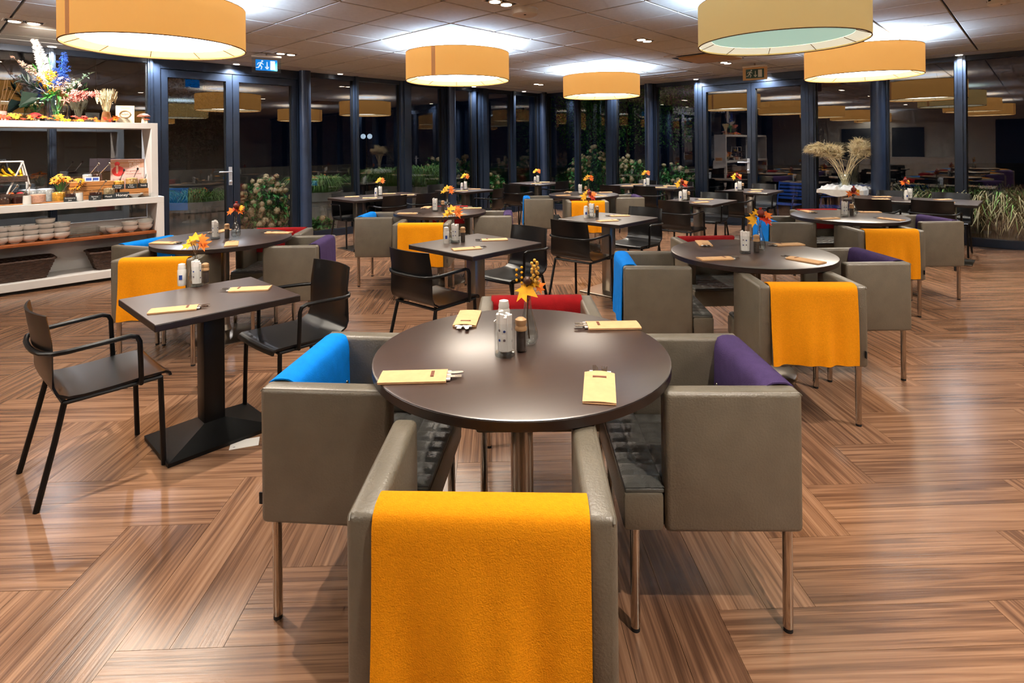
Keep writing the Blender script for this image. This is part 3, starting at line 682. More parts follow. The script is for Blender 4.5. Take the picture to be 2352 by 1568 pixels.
for k, x, y, d, words in CH:
    lab = 'black chair '+words; rz = math.radians(d-90)
    if pc is None: pc = make_chair(); pc.location = (x, y, 0); pc.rotation_euler.z = rz; tag(pc, lab, group='black plywood chairs with armrests')
    else: copy_tree(pc, (x, y, 0), rz, lab)
# ================================================================== things on the tables
def make_pouch():
    t = thing('cutlery_pouch', '', 'cutlery pouch', (0, 0, 0), 0)
    def top(u, v): x = -.1+.2*u; y = -.045+.09*v; return ((x, y, .006+.006*math.sin(pi*v)*(.4+.6*u)), (0, 0, 1))
    m = MB().slab(top, 8, 6, .002); m.rbox(-.1, .1, -.045, .045, 0, .004, .0015, 1); m.build('paper_sleeve', 'kraft', t)
    MB().box(.085, .112, -.034, .03, .004, .008).build('napkin', 'paper_white', t, 0)
    f = MB(); f.box(.08, .125, -.022, -.006, .0075, .0095)
    for k in range(4): f.box(.125, .145, -.023+k*.0048, -.0205+k*.0048, .0078, .0095)
    f.build('fork', 'chrome', t, 0)
    MB().prism([(.08, .006), (.128, .004), (.15, .012), (.146, .022), (.128, .022), (.08, .018)], .0075, .0098).build('knife', 'chrome', t, 0)
    MB().box(.052, .062, -.02, .02, .0125, .0132).build('stamp', 'text_brown', t, 0)
    return t
pp = None
def pouch(x, y, z, deg, lab):
    global pp
    if pp is None: pp = make_pouch(); pp.location = (x, y, z); pp.rotation_euler.z = math.radians(deg); tag(pp, lab, group='cutlery pouches on the tables')
    else: copy_tree(pp, (x, y, z), math.radians(deg), lab)
def make_tumbler():
    t = thing('glass_tumbler', '', 'glass', (0, 0, 0), 0)
    MB().lathe([(.033, 0), (.035, .004), (.036, .112), (.0335, .112), (.032, .014), (.001, .012)], 26, cap=False).build('glass_wall', 'jar_glass', t); MB().lathe([(.033, .0), (.0325, .012)], 24).build('glass_foot', 'clear_glass', t)
    return t
def make_sachets():
    t = thing('sachet_bundle', '', 'sachets', (0, 0, 0), 0); rn = random.Random(3)
    for k in range(9):
        a = k*2*pi/8; r = .019 if k < 8 else 0; h = .118+rn.uniform(-.012, .014)
        p = MB().rbox(-.0095, .0095, -.004, .004, .016, .016+h, .002, 1).xf(Matrix.Translation((r*math.cos(a), r*math.sin(a), 0)) @ Matrix.Rotation(a+pi/2, 4, 'Z') @ Matrix.Rotation(rn.uniform(-.05, .05), 4, 'X')).build('sachet', 'paper_white', t)
        if k < 8:
            for z, m in ((.05, 'dot_blue' if k % 2 else 'dot_grey'), (.085, 'dot_grey' if k % 2 else 'dot_blue')):
                MB().lathe([(.0042, 0), (.0042, .001)], 10).xf(Matrix.Translation((r*math.cos(a), r*math.sin(a), z+rn.uniform(-.008, .008))) @ Matrix.Rotation(a+pi/2, 4, 'Z') @ Matrix.Translation((0, -.0042, 0)) @ Matrix.Rotation(pi/2, 4, 'X')).build('printed_dot', m, p)
    return t
def make_shaker():
    t = thing('salt_shaker', '', 'salt shaker', (0, 0, 0), 0)
    MB().lathe([(.021, 0), (.022, .004), (.022, .085), (.019, .092)], 20).build('body', 'porcelain', t); MB().lathe([(.0195, .09), (.02, .1), (.017, .118), (.004, .122)], 20).build('cap', 'plastic_white', t)
    MB().box(-.008, .008, -.0228, -.0215, .035, .06).build('print', 'dot_blue', t, 0)
    return t
def make_mill():
    t = thing('pepper_mill', '', 'pepper mill', (0, 0, 0), 0)
    MB().lathe([(.019, 0), (.02, .006), (.019, .075)], 20).build('glass_body', 'jar_glass', t); MB().lathe([(.016, .004), (.016, .07)], 16).build('peppercorns', 'pepper', t)
    MB().lathe([(.02, .072), (.021, .08), (.017, .088), (.02, .096), (.019, .108), (.01, .114)], 20).build('wooden_head', 'mill_wood', t)
    return t
def make_vase():
    t = thing('bud_vase', '', 'vase', (0, 0, 0), 0)
    MB().lathe([(.022, 0), (.03, .006), (.036, .025), (.035, .045), (.026, .08), (.015, .12), (.0115, .155), (.0125, .165), (.0105, .165), (.0095, .155), (.013, .12), (.024, .08), (.033, .045), (.034, .025), (.026, .009), (.001, .007)], 26, cap=False).build('glass_wall', 'clear_glass', t)
    MB().lathe([(.0225, .009), (.031, .024), (.032, .04), (.001, .041)], 22).build('water', 'jar_glass', t)
    return t
def make_sprig(kind):
    t = thing('autumn_sprig', '', 'flowers', (0, 0, 0), 0); rn = random.Random(20+kind)
    MB().tube([(.004, 0, .02), (-.003, .002, .1), (.002, 0, .19), (-.006, -.004, .215)], .0022, 6).build('stem', 'twig', t); MB().tube([(.002, 0, .15), (.02, .004, .21), (.026, .0, .25)], .0016, 5).build('stem', 'twig', t); MB().tube([(.0, 0, .15), (-.02, .004, .21), (-.03, .0, .24)], .0016, 5).build('stem', 'twig', t)
    spec = {0: [('leaf_yellow', -.035, .205, .055), ('leaf_yellow', .03, .21, .03), ('leaf_orange', .055, .2, .03)], 1: [('leaf_orange', -.035, .2, .05), ('leaf_orange', .035, .2, .05), ('leaf_yellow', .055, .23, .036), ('leaf_red', 0, .215, .04)],
            2: [('leaf_yellow', -.04, .205, .055), ('leaf_orange', .04, .21, .055), ('leaf_yellow', .0, .24, .05), ('leaf_orange', .055, .24, .042)], 3: [('leaf_yellow', -.045, .2, .058), ('leaf_red', .035, .195, .058), ('leaf_orange', .055, .235, .05), ('leaf_yellow', -.01, .24, .046)]}[kind]
    for m, x, z, s in spec:
        vs, fs = maple(s); MB().add(vs, fs).xf(Matrix.Translation((x*.55, rn.uniform(-.015, .0), z)) @ Matrix.Rotation(rn.uniform(.55, 1.1), 4, 'X') @ Matrix.Rotation(-x*22+rn.uniform(-.3, .3)+(pi if kind == 0 and x < 0 else 0), 4, 'Z')).build('leaf', m, t, 1.2)
    if kind == 0:
        for k in range(20): a = k*2.4; MB().ball((.026+.011*math.cos(a), .011*math.sin(a), .215+.004*k), .0062, 7, 5).build('berry', 'berry', t)
        for k in range(10): a = k*2.1; MB().ball((-.032+.012*math.cos(a), .012*math.sin(a), .215+.006*k), .005, 6, 4).build('berry', 'leaf_yellow', t)
        MB().ball((0, 0, .222), .016, 10, 6).build('seed_head', 'spread_brown', t)
    if kind in (1, 3):
        b = MB().ball((.006, 0, .245), .024, 12, 8).build('fruit', 'pomegranate', t); MB().lathe([(.006, .266), (.01, .28)], 8, (.006, 0, 0)).build('crown', 'leaf_red', b)
    return t
PRO = {}
def place(kind, fn, x, y, z, rz, lab, grp):
    if kind not in PRO:
        o = PRO[kind] = fn(); o.location = (x, y, z); o.rotation_euler.z = rz; tag(o, lab, group=grp); return o
    return copy_tree(PRO[kind], (x, y, z), rz, lab, grp)
def setting(cx, cy, z, items, name, sprig):
    n = {'vase': 'bud vase holding an autumn sprig', 'tumbler': 'clear glass tumbler of paper sachets', 'sachets': 'white dotted paper sachets in the glass', 'shaker': 'white salt shaker', 'mill': 'pepper mill with wooden head'}
    f = {'vase': make_vase, 'tumbler': make_tumbler, 'sachets': make_sachets, 'shaker': make_shaker, 'mill': make_mill}
    for kind, dx, dy in items:
        place(kind, f[kind], cx+dx, cy+dy, z, random.uniform(-.3, .3), n[kind]+' on the '+name, {'vase': 'bud vases', 'tumbler': 'sachet glasses', 'sachets': 'sachet bundles', 'shaker': 'salt shakers', 'mill': 'pepper mills'}[kind])
        if kind == 'tumbler': place('sachets', make_sachets, cx+dx, cy+dy, z, random.uniform(-.3, .3), n['sachets']+' on the '+name, 'sachet bundles')
        if kind == 'vase': place('sprig%d' % sprig, lambda: make_sprig(sprig), cx+dx, cy+dy, z, random.uniform(-.2, .2), ['yellow leaves and berries', 'red fruit and orange leaves', 'orange-yellow maple leaves', 'red-orange maple leaves'][sprig]+' in a vase on the '+name, 'autumn sprigs')
QN = ['near left', 'far left', 'far right', 'near right']
t1 = TD[1]
PO = []
for px, py, dg in ((950, 868, 2), (1074, 733, -93), (1408, 749, 181), (1377, 893, 81)):
    p = at(px, py, TZ); PO.append((p.x-t1[0], p.y-t1[1], dg))
for k, (x, y) in TD.items():
    for n, (dx, dy, dg) in enumerate(PO):
        j = 0 if k == 1 else random.uniform(-14, 14)
        s = 1 if k == 1 else random.uniform(.9, 1.0)
        pouch(x+dx*s, y+dy*s, TZ, dg+j+(40 if n == 3 and k != 1 else 0), 'kraft cutlery pouch, %s, on the %s' % (QN[n], TN[k]))
    sp = {1: 0, 2: 3, 3: 1, 4: 1, 5: 2, 6: 2}[k]
    if k == 1:
        a, b, c = at(1160, 815, TZ), at(1197, 806, TZ), at(1213, 790, TZ)
        setting(0, 0, TZ, [('tumbler', a.x, a.y), ('mill', b.x, b.y), ('vase', c.x, c.y)], TN[k], sp)
        p = at(1165, 775, TZ); place('shaker', make_shaker, p.x-.012, p.y+.06, TZ, 0, 'white salt shaker on the '+TN[k], 'salt shakers')
    else: setting(x, y, TZ, [('tumbler', -.05, -.03), ('mill', .03, -.01), ('vase', .075, .04)], TN[k], sp)
for k, (x, y, w_, d_) in RT.items():
    if k in (1, 2, 3, 4, 9): L = [('shaker', -.22, .03), ('tumbler', -.155, .055), ('mill', -.10, .08), ('vase', -.18, .11)]
    else: L = [('shaker', -.06, .0), ('tumbler', .0, .02), ('vase', -.02, .08)]
    if k == 1:
        a, b, c = at(418, 655, S1Z), at(452, 657, S1Z), at(472, 650, S1Z)
        L = [('shaker', a.x-x, a.y-y), ('tumbler', b.x-x, b.y-y), ('mill', c.x-x, c.y-y), ('vase', a.x-x+.03, a.y-y+.08)]
    zt = S1Z if k == 1 else SZ
    setting(x, y, zt, L, RN[k], {1: 2, 2: 2, 3: 3, 4: 3, 5: 2, 6: 2, 7: 2, 8: 2, 9: 3, 10: 1}[k])
    if k in (5, 8, 10):
        ax = R(1, 0) if k == 5 else R(0, -1); bx = R(0, 1) if k == 5 else R(1, 0)
        for n, (u, v) in enumerate(((-.35, .2), (.3, .2), (-.3, -.2), (.35, -.2))):
            pouch(x+ax[0]*u+bx[0]*v, y+ax[1]*u+bx[1]*v, SZ, random.uniform(-20, 20), 'kraft cutlery pouch, %s on the %s' % (['back left', 'back right', 'front left', 'front right'][n], RN[k]))
    else:
        ex = R(1, 0); ey = R(0, 1)
        for n, (u, v, dg) in enumerate(((-.2, -.12, 12+8), (.2, .0, 190))):
            pouch(x+ex[0]*u+ey[0]*v, y+ex[1]*u+ey[1]*v, zt, dg, 'kraft cutlery pouch, %s, on the %s' % (('front', 'back')[n], RN[k]))
p = at(562, 1018, 0); t = thing('paper_card', 'small white card lying on the floor beside the black pedestal', 'card', (p.x, p.y, 0), .35); MB().box(-.065, .065, -.042, .042, 0, .0015).build('sheet', 'paper_white', t, 0); MB().box(-.05, -.04, -.025, -.02, .0015, .0019).build('print', 'dot_grey', t, 0)
# ================================================================== the buffet shelf
QF, PR_, PL_ = 7.565, 2.028, -1.7                                 # front plane, right end, left end (room axes)
Z1, Z2, Z3, Z4 = .115, .50, .898, 1.756                           # shelf surfaces
def sp(px, d=0.0): return pL(px, QF+d)
def SX(px, d, z):
    x, y = R(sp(px, d), QF+d); return (x, y, z)
sh = thing('buffet_shelf', 'white open buffet shelf unit with a wooden middle board by the left windows', 'shelf', (0, 0, 0), A)
MB().rbox(PL_, PR_-.03, QF+.01, QF+.40, Z4-.066, Z4, .003, 1).build('top_board', 'shelf_white', sh)
MB().rbox(PL_, PR_+.02, QF-.02, QF+.42, Z3-.072, Z3, .003, 1).build('counter_board', 'shelf_white', sh)
MB().rbox(PL_, PR_-.05, QF+.02, QF+.40, Z2-.03, Z2, .003, 1).build('wooden_board', 'wood_shelf', sh)
MB().rbox(PL_, PR_+.02, QF-.02, QF+.42, Z1-.08, Z1, .003, 1).build('bottom_board', 'shelf_white', sh)
MB().box(PL_, PR_-.03, QF+.03, QF+.38, 0, Z1-.08).build('plinth', 'slot_dark', sh, 0)
MB().rbox(PR_-.10, PR_-.03, QF+.01, QF+.40, Z3, Z4-.06, .003, 1).build('side_panel', 'shelf_white', sh)
MB().rbox(PR_-.05, PR_+.02, QF-.02, QF+.42, Z1, Z3-.07, .003, 1).build('side_panel', 'shelf_white', sh)
MB().box(PL_, PR_-.05, QF+.40, QF+.415, Z1, Z2+.13).build('back_panel', 'shelf_white', sh, 0)
for p in (-.75, PL_): MB().rbox(p-.05, p+.02, QF+.01, QF+.40, Z3, Z4-.06, .003, 1).build('side_panel', 'shelf_white', sh); MB().rbox(p-.05, p+.02, QF-.01, QF+.41, Z1, Z3-.07, .003, 1).build('side_panel', 'shelf_white', sh)
def text(s, size, m, parent, mtx, align='CENTER'):
    c = bpy.data.curves.new('lettering', 'FONT'); c.body = s; c.size = size; c.align_x = align; c.align_y = 'CENTER'; c.extrude = .0004; c.materials.append(M[m])
    tmp = bpy.data.objects.new('tmp', c); me = bpy.data.meshes.new_from_object(tmp); bpy.data.objects.remove(tmp)
    o = bpy.data.objects.new('lettering', me); COL.objects.link(o); o.parent = parent; o.matrix_local = mtx; return o
UP = Matrix.Rotation(pi/2, 4, 'X')
# ---- bowls
def make_bowl():
    t = thing('white_bowl', '', 'bowl', (0, 0, 0), 0)
    MB().lathe([(.035, 0), (.037, .008), (.055, .014), (.08, .044), (.084, .075), (.08, .075), (.075, .046), (.05, .02), (.001, .018)], 26, cap=False).build('bowl_wall', 'porcelain', t); MB().lathe([(.036, 0), (.036, .012)], 24).build('foot_ring', 'porcelain', t)
    return t
bw = None
def bowl(px, d, z, lab, tilt=0.0, s=1.0):
    global bw
    if bw is None: bw = make_bowl(); o = bw; tag(o, lab, group='white bowls on the wooden board')
    else: o = copy_tree(bw, (0, 0, 0), 0, lab)
    o.location = SX(px, d, z); o.rotation_euler = (tilt, tilt*.6, 0); o.scale = (s, s, s)
on = ['bottom', 'second', 'third', 'top']
for n, (px, cnt, w_) in enumerate(((-2, 3, 'cut off at the left edge'), (32, 3, 'second from the left edge'), (68, 3, 'third from the left edge'), (103, 4, 'tallest of the row'), (138, 3, 'right of the tallest one'))):
    for k in range(cnt): bowl(px, .14, Z2+.052*k, 'white bowl, %s of the stack %s' % ('top' if k == cnt-1 else on[k], w_))
for n, (px, k, tl, w_) in enumerate(((243, 0, .0, 'left of the loose pair'), (260, 0, .0, 'right of the loose pair'), (297, 0, 0, 'bottom of the short stack'), (297, 1, 0, 'top of the short stack'), (331, 0, 0, 'bottom of the tilted stack by the side panel'), (331, 1, .18, 'tilted one by the side panel'))):
    bowl(px, .16+(.08 if n == 0 else 0), Z2+.045*k, 'white bowl on the wooden board, '+w_, tl)
t = thing('glass_dish', 'clear rectangular glass dish between the bowls on the wooden board', 'dish', SX(188, .2, Z2), A)
m = MB()
for a in ((-.14, .14, -.08, .08, 0, .006), (-.14, .14, -.08, -.074, 0, .09), (-.14, .14, .074, .08, 0, .09), (-.14, -.134, -.08, .08, 0, .09), (.134, .14, -.08, .08, 0, .09)): m.box(*a)
m.build('glass_wall', 'clear_glass', t, 0); MB().tube([(-.145, -.085, .09), (.145, -.085, .09), (.145, .085, .09), (-.145, .085, .09)], .004, 6, True).build('rim', 'clear_glass', t)
# ---- baskets
def basket(px, d, L, W, H, lab):
    t = thing('wicker_basket', lab, 'basket', SX(px, d, Z1), A)
    def loop(f, z, off):
        a, b = L/2*f, W/2*f; r = min(a, b)*.35; P = []
        for cx, cy, s in ((a-r, b-r, 0), (-a+r, b-r, 1), (-a+r, -b+r, 2), (a-r, -b+r, 3)):
            for k in range(4): g = (s+k/3)*pi/2; P.append((cx+r*math.cos(g), cy+r*math.sin(g), z))
        Q = []
        for i in range(len(P)):
            p, q = Vector(P[i]), Vector(P[(i+1) % len(P)]); nseg = max(1, int((q-p).length/.025))
            for k in range(nseg): Q.append(p.lerp(q, k/nseg))
        return [(q.x*(1+.018*(1 if (i+off) % 2 else -1)), q.y*(1+.025*(1 if (i+off) % 2 else -1)), q.z) for i, q in enumerate(Q)]
    m = MB(); n = 12
    for k in range(n): m.tube(loop(.74+.26*k/(n-1), .008+H*k/n, k), H/n*.56, 6, True)
    m.build('weave', 'wicker', t); MB().tube(loop(1.03, H, 0), .011, 8, True).build('rim', 'wicker', t); MB().rbox(-L*.36, L*.36, -W*.36, W*.36, 0, .012, .004, 1).build('bottom', 'wicker', t)
basket(45, .2, .52, .34, .2, 'dark wicker basket cut off at the left edge on the bottom board'); basket(262, .2, .5, .34, .2, 'dark wicker basket behind the blue armchair on the bottom board')
# ---- counter goods
def jar(px, d, h, r, m, lab, z=Z3, fill=.75, spoon=None, group='jars of toppings on the buffet counter', board=None):
    t = thing('glass_jar', lab, 'jar', SX(px, d, z), A-.3, group)
    MB().lathe([(r*.92, 0), (r, .008), (r, h*.85), (r*.9, h*.93), (r*.92, h), (r*.86, h), (r*.84, h*.93), (r*.94, h*.84), (r*.94, .012), (.001, .01)], 22, cap=False).build('glass_wall', 'jar_glass', t)
    MB().lathe([(r*.9, .011), (r*.92, h*fill*.98), (r*.5, h*fill*1.04), (.001, h*fill*1.05)], 18).build('contents', m, t)
    if spoon is not None:
        MB().tube([(0, 0, h*.4), (spoon*.05, -.01, h*1.0), (spoon*.13, -.02, h*1.0+.09)], .0035, 6).build('spoon', 'chrome' if spoon > .5 else 'tag_black', t)
        MB().ball((spoon*.135, -.02, h+.095), .011, 8, 5, (1, .5, 1.5)).build('spoon_tip', 'chrome' if spoon > .5 else 'tag_black', t)
    if board:
        b = MB().rbox(-.055, .055, -r-.014, -r-.009, .002, .055, .001, 1).build('chalk_label', 'chalk', t); ls = board.split('|')
        for i, l in enumerate(ls): text(l, .026 if len(ls) == 1 else .02, 'text_white', b, Matrix.Translation((0, -r-.0145, .03+(.011 if len(ls) > 1 else 0)-.022*i)) @ UP)
jar(8, .1, .10, .06, 'spread_brown', 'glass jar of brown crumbs at the left edge of the buffet counter', spoon=.8)
jar(42, .1, .10, .065, 'jam_dark', 'glass jar of dark spread left of the first white cup', spoon=.7)
jar(85, .1, .115, .075, 'sprinkle_pink', 'wide glass jar of pink granules on the buffet counter', fill=.8)
jar(63, .3, .17, .085, 'sugar', 'tall glass jar of white wrapped sachets, left of two', fill=.8); jar(103, .3, .17, .085, 'sugar', 'tall glass jar of white wrapped sachets, right of two', fill=.8)
jar(134, .16, .13, .065, 'cornflake', 'glass jar of yellow flakes beside the orange flowers', spoon=.9)
jar(163, .08, .11, .062, 'jam_dark', 'jam jar with chalk label Strawberry Jam', board='Strawberry|Jam', spoon=.6)
jar(219, .08, .11, .062, 'jam_dark', 'jam jar with chalk label Apricot Jam', board='Apricot|Jam', spoon=.7)
jar(250, .14, .135, .058, 'seed', 'glass jar of pale flakes with chalk label Muesli', board='Muesli', fill=.85)
jar(166, .24, .15, .055, 'muesli', 'glass jar of grains behind the strawberry jam', fill=.7)
def labelstand(px, d, s, lab):
    t = thing('chalk_sign', lab, 'sign', SX(px, d, Z3), A-.25)
    MB().rbox(-.07, .07, -.004, .004, .0, .07, .001, 1).xf(Matrix.Rotation(-.2, 4, 'X')).build('board', 'chalk', t); text(s, .042, 'text_white', t, Matrix.Rotation(-.2, 4, 'X') @ Matrix.Translation((0, -.0046, .036)) @ UP)
    MB().box(-.05, .05, .0, .03, 0, .006).build('foot', 'chalk', t, 0)
labelstand(279, .07, 'Honey', 'small chalkboard sign reading Honey on the buffet counter')
def cup(px, lab):
    t = thing('white_cup', lab, 'cup', SX(px, .04, Z3), 0); MB().lathe([(.03, 0), (.036, .004), (.033, .09), (.029, .09), (.03, .01), (.001, .009)], 22, cap=False).build('cup_wall', 'porcelain', t); MB().lathe([(.03, 0), (.03, .01)], 20).build('foot', 'porcelain', t)
cup(61, 'white cup left of the pink granules at the counter edge'); cup(181, 'white cup between the two jam jars at the counter edge')
def crate(px, d, L, W, H, lab):
    t = thing('wooden_crate', lab, 'crate', SX(px, d, Z3), A); n = max(2, int(H/.045)); hs = H/n
    for k in range(n):
        for y in (-W/2, W/2-.012): MB().rbox(-L/2, L/2, y, y+.012, k*hs+.002, (k+1)*hs-.003, .002, 1).build('slat', 'wood_light', t)
        for x in (-L/2, L/2-.012): MB().rbox(x, x+.012, -W/2+.012, W/2-.012, k*hs+.002, (k+1)*hs-.003, .002, 1).build('slat', 'wood_light', t)
    MB().box(-L/2+.01, L/2-.01, -W/2+.01, W/2-.01, H-.014, H-.004).build('top_panel', 'wood_light', t, 0)
crate(207, .28, .40, .2, .2, 'tall pale wooden crate in the middle of the buffet counter'); crate(314, .24, .38, .22, .1, 'low pale wooden crate at the right end of the counter'); 
jar(200, .28, .10, .05, 'porcelain', 'white jar on the tall wooden crate', z=Z3+.2, spoon=.8); jar(222, .29, .10, .052, 'spread_brown', 'jar of brown crumbs on the tall wooden crate', z=Z3+.2, spoon=.9)
jar(272, .22, .12, .058, 'cornflake', 'jar of yellow flakes on the low wooden crate', z=Z3+.1, board='Crunchy|Cereal', spoon=.4)
jar(302, .22, .13, .065, 'muesli', 'jar of nut mix on the low wooden crate', z=Z3+.1, board='Fruit|& Nuts', spoon=.45, fill=.9); jar(330, .24, .12, .055, 'muesli', 'jar of seeds by the shelf side panel', z=Z3+.1, board='Seeds', spoon=.3, fill=.85)
for px, lab in ((196, 'left of two small price cards on the tall crate'), (212, 'right of two small price cards on the tall crate')):
    t = thing('price_card', lab, 'card', SX(px+7, .2, Z3+.2), A-.3); MB().rbox(-.035, .035, -.004, .0, 0, .05, .001, 1).xf(Matrix.Rotation(-.4, 4, 'X')).build('frame', 'plastic_white', t); MB().box(-.026, .026, -.006, -.004, .01, .042).xf(Matrix.Rotation(-.4, 4, 'X')).build('print', 'dot_blue', t, 0)
t = thing('serving_bowl', 'white shallow bowl right of the Honey sign', 'bowl', SX(309, .09, Z3), 0); MB().lathe([(.03, 0), (.035, .01), (.085, .045), (.08, .047), (.03, .015), (.001, .013)], 26, cap=False).build('bowl_wall', 'porcelain', t); MB().lathe([(.03, 0), (.03, .012)], 20).build('foot_ring', 'porcelain', t)
t = thing('serving_bowl', 'clear glass bowl at the right end of the counter', 'bowl', SX(336, .09, Z3), 0); MB().lathe([(.03, 0), (.05, .006), (.1, .045), (.095, .047), (.045, .012), (.001, .01)], 26, cap=False).build('bowl_wall', 'clear_glass', t); MB().lathe([(.03, 0), (.03, .008)], 20).build('foot_ring', 'clear_glass', t)
for px, w_ in ((25, .5), (112, .4)):
    t = thing('serving_board', 'wooden serving board under the jars, '+('left' if px < 60 else 'middle')+' one', 'board', SX(px, .05, Z3), A); MB().rbox(-w_/2, w_/2, -.02, .03, 0, .012, .004, 1).build('plate', 'wood_light', t); MB().tube([(w_/2-.03, -.01, .012), (w_/2-.03, .02, .012)], .003, 6).build('groove', 'wood_shelf', t)
# ---- orange flower pots
def daisy(mb, c, r, n, tilt, rz):
    for k in range(n):
        a = k*2*pi/n; mb.add(*(lambda vs: ([tuple(Matrix.Translation(c) @ Matrix.Rotation(rz, 4, 'Z') @ Matrix.Rotation(tilt, 4, 'X') @ Vector(v)) for v in vs], [(0, 1, 2, 3)]))([(0, 0, 0), (r*.6*math.cos(a-.28), r*.6*math.sin(a-.28), .008), (r*math.cos(a), r*math.sin(a), 0), (r*.6*math.cos(a+.28), r*.6*math.sin(a+.28), .008)]))
def flowerpot(px, d, n, spread, z0, lab):
    t = thing('flower_pot', lab, 'flowers', SX(px, d, Z3), 0); rn = random.Random(px)
    MB().lathe([(.035, 0), (.045, .004), (.05, .1), (.046, .1), (.04, .02), (.001, .018)], 20, cap=False).build('pot', 'mill_wood', t)
    for k in range(n):
        a = rn.uniform(0, 2*pi); r = spread*math.sqrt(rn.random()); c = (r*math.cos(a), r*math.sin(a), z0+rn.uniform(-.04, .05))
        MB().tube([(0, 0, .05), c], .0025, 5).build('stem', 'leaf_green', t); m = MB(); daisy(m, c, .045, 11, rn.uniform(.3, 1.2), rn.uniform(-.8, .8)); f = m.build('flower', 'petal_orange', t, 0); MB().ball(c, .012, 8, 5).build('flower_centre', 'spread_brown', f)
flowerpot(138, .27, 14, .09, .22, 'pot of orange daisies on the buffet counter, larger of two'); flowerpot(178, .2, 6, .05, .17, 'small pot of orange daisies beside the tall crate')
# ---- poster
t = thing('poster', 'pink advert poster with red fruit leaning behind the jars', 'poster', SX(292, .34, Z3+.1), A-.35)
PM = Matrix.Rotation(-.06, 4, 'X'); MB().rbox(-.165, .165, -.006, .006, 0, .34, .002, 1).xf(PM).build('sheet', 'poster_pink', t); MB().box(-.165, .165, -.0075, -.006, .24, .338).xf(PM).build('tan_field', 'poster_tan', t, 0)
MB().box(-.16, .16, .01, .016, -.098, .3).build('stand', 'wood_light', t, 0)
m = MB(); m.ball((-.09, -.009, .2), .062, 16, 10, (1, .06, .95)).ball((-.1, -.009, .285), .026, 12, 8, (1, .1, 1)); m.xf(PM).build('fruit_picture', 'fruit_red', t); MB().ball((-.1, -.013, .22), .02, 12, 8, (.6, .05, 2.6)).xf(PM @ Matrix.Rotation(.0, 4, 'Y')).build('fruit_highlight', 'flower_cream', t)
for i, l in enumerate(('HALLO,', 'IK BEN', 'JESPER!')): text(l, .034, 'text_white', t, PM @ Matrix.Translation((.07, -.0082, .31-.03*i)) @ UP)
text('Een geweldige', .024, 'text_brown', t, PM @ Matrix.Translation((.05, -.0068, .2)) @ UP); text('WELKOM DRANKJE', .018, 'text_brown', t, PM @ Matrix.Translation((.06, -.0068, .165)) @ UP)
# ---- fruit stand
t = thing('fruit_stand', 'white two-tier fruit stand with wicker trays at the left edge', 'fruit stand', SX(2, .2, Z3), A)
for y in (-.1, .1): MB().tube([(-.2, y, 0), (-.21, y, .2), (-.16, y, .44), (.16, y, .44), (.21, y, .2), (.2, y, 0)], .009, 8).build('frame_hoop', 'shelf_white', t)
MB().tube([(.16, -.1, .44), (.16, .1, .44)], .009, 8).build('cross_bar', 'shelf_white', t); MB().tube([(.0, -.1, .02), (.16, -.1, .44)], .008, 8).build('brace', 'shelf_white', t)
for z in (.06, .24):
    m = MB()
    for k in range(5): m.tube([(-.19, -.12, z+.012*k), (.19, -.12, z+.012*k), (.19, .12, z+.012*k), (-.19, .12, z+.012*k)], .0065, 6, True)
    m.box(-.19, .19, -.12, .12, z-.008, z); m.build('wicker_tray', 'wicker', t)
def fruit(kind, dx, dy, z, lab):
    b = SX(2, .2, Z3); x, y = R(dx, dy); t = thing(kind, lab, 'fruit', (b[0]+x, b[1]+y, Z3+z), random.uniform(0, 3), 'fruit on the stand')
    if kind == 'banana': MB().tube([(-.02, -.07, .03), (0, -.03, .05), (.005, .02, .075), (0, .05, .11), (-.005, .06, .13)], .017, 10, r2=.008).build('peel', 'banana', t); MB().tube([(-.005, .06, .128), (-.005, .063, .145)], .005, 6).build('stem', 'twig', t)
    else: MB().ball((0, 0, .035), .036, 14, 9, (1, 1, .92)).build('skin', 'fruit_red' if kind == 'apple' else 'leaf_orange', t); MB().tube([(0, 0, .06), (.004, 0, .08)], .002, 5).build('stem', 'twig', t)
for k, dx in enumerate((.15, .1, .05, .0)): fruit('banana', dx, -.03, .24, 'yellow banana on the upper tray of the fruit stand, %s from the right' % ('first', 'second', 'third', 'fourth')[k])
fruit('apple', .14, -.05, .06, 'red apple at the right of the lower tray'); fruit('apple', .07, .02, .06, 'red apple behind the orange on the lower tray'); fruit('orange', .06, -.06, .06, 'orange fruit at the front of the lower tray')
# ---- on top of the shelf
b = SX(132, .2, Z4); t = thing('flower_vase', 'large clear glass vase on top of the buffet shelf', 'vase', b, 0)
MB().lathe([(.09, 0), (.1, .01), (.112, .05), (.115, .15), (.1, .2), (.085, .225), (.085, .25), (.09, .26), (.084, .26), (.08, .24), (.095, .195), (.11, .15), (.107, .05), (.095, .014), (.001, .012)], 36, cap=False).build('glass_wall', 'clear_glass', t); MB().lathe([(.09, 0), (.092, .012)], 30).build('glass_foot', 'clear_glass', t)
t = thing('bouquet', 'mixed bouquet with white plume, blue delphinium and pink gladiolus in the large vase', 'flowers', b, A-pi/4); rn = random.Random(11)
def st(p1, r=.004, m='leaf_green'): MB().tube([(rn.uniform(-.04, .04), rn.uniform(-.03, .03), .02), (p1[0]*.25, p1[1]*.25, .24), (p1[0]*.6, p1[1]*.6, .24+(p1[2]-.24)*.55), p1], r, 6).build('stem', m, t)
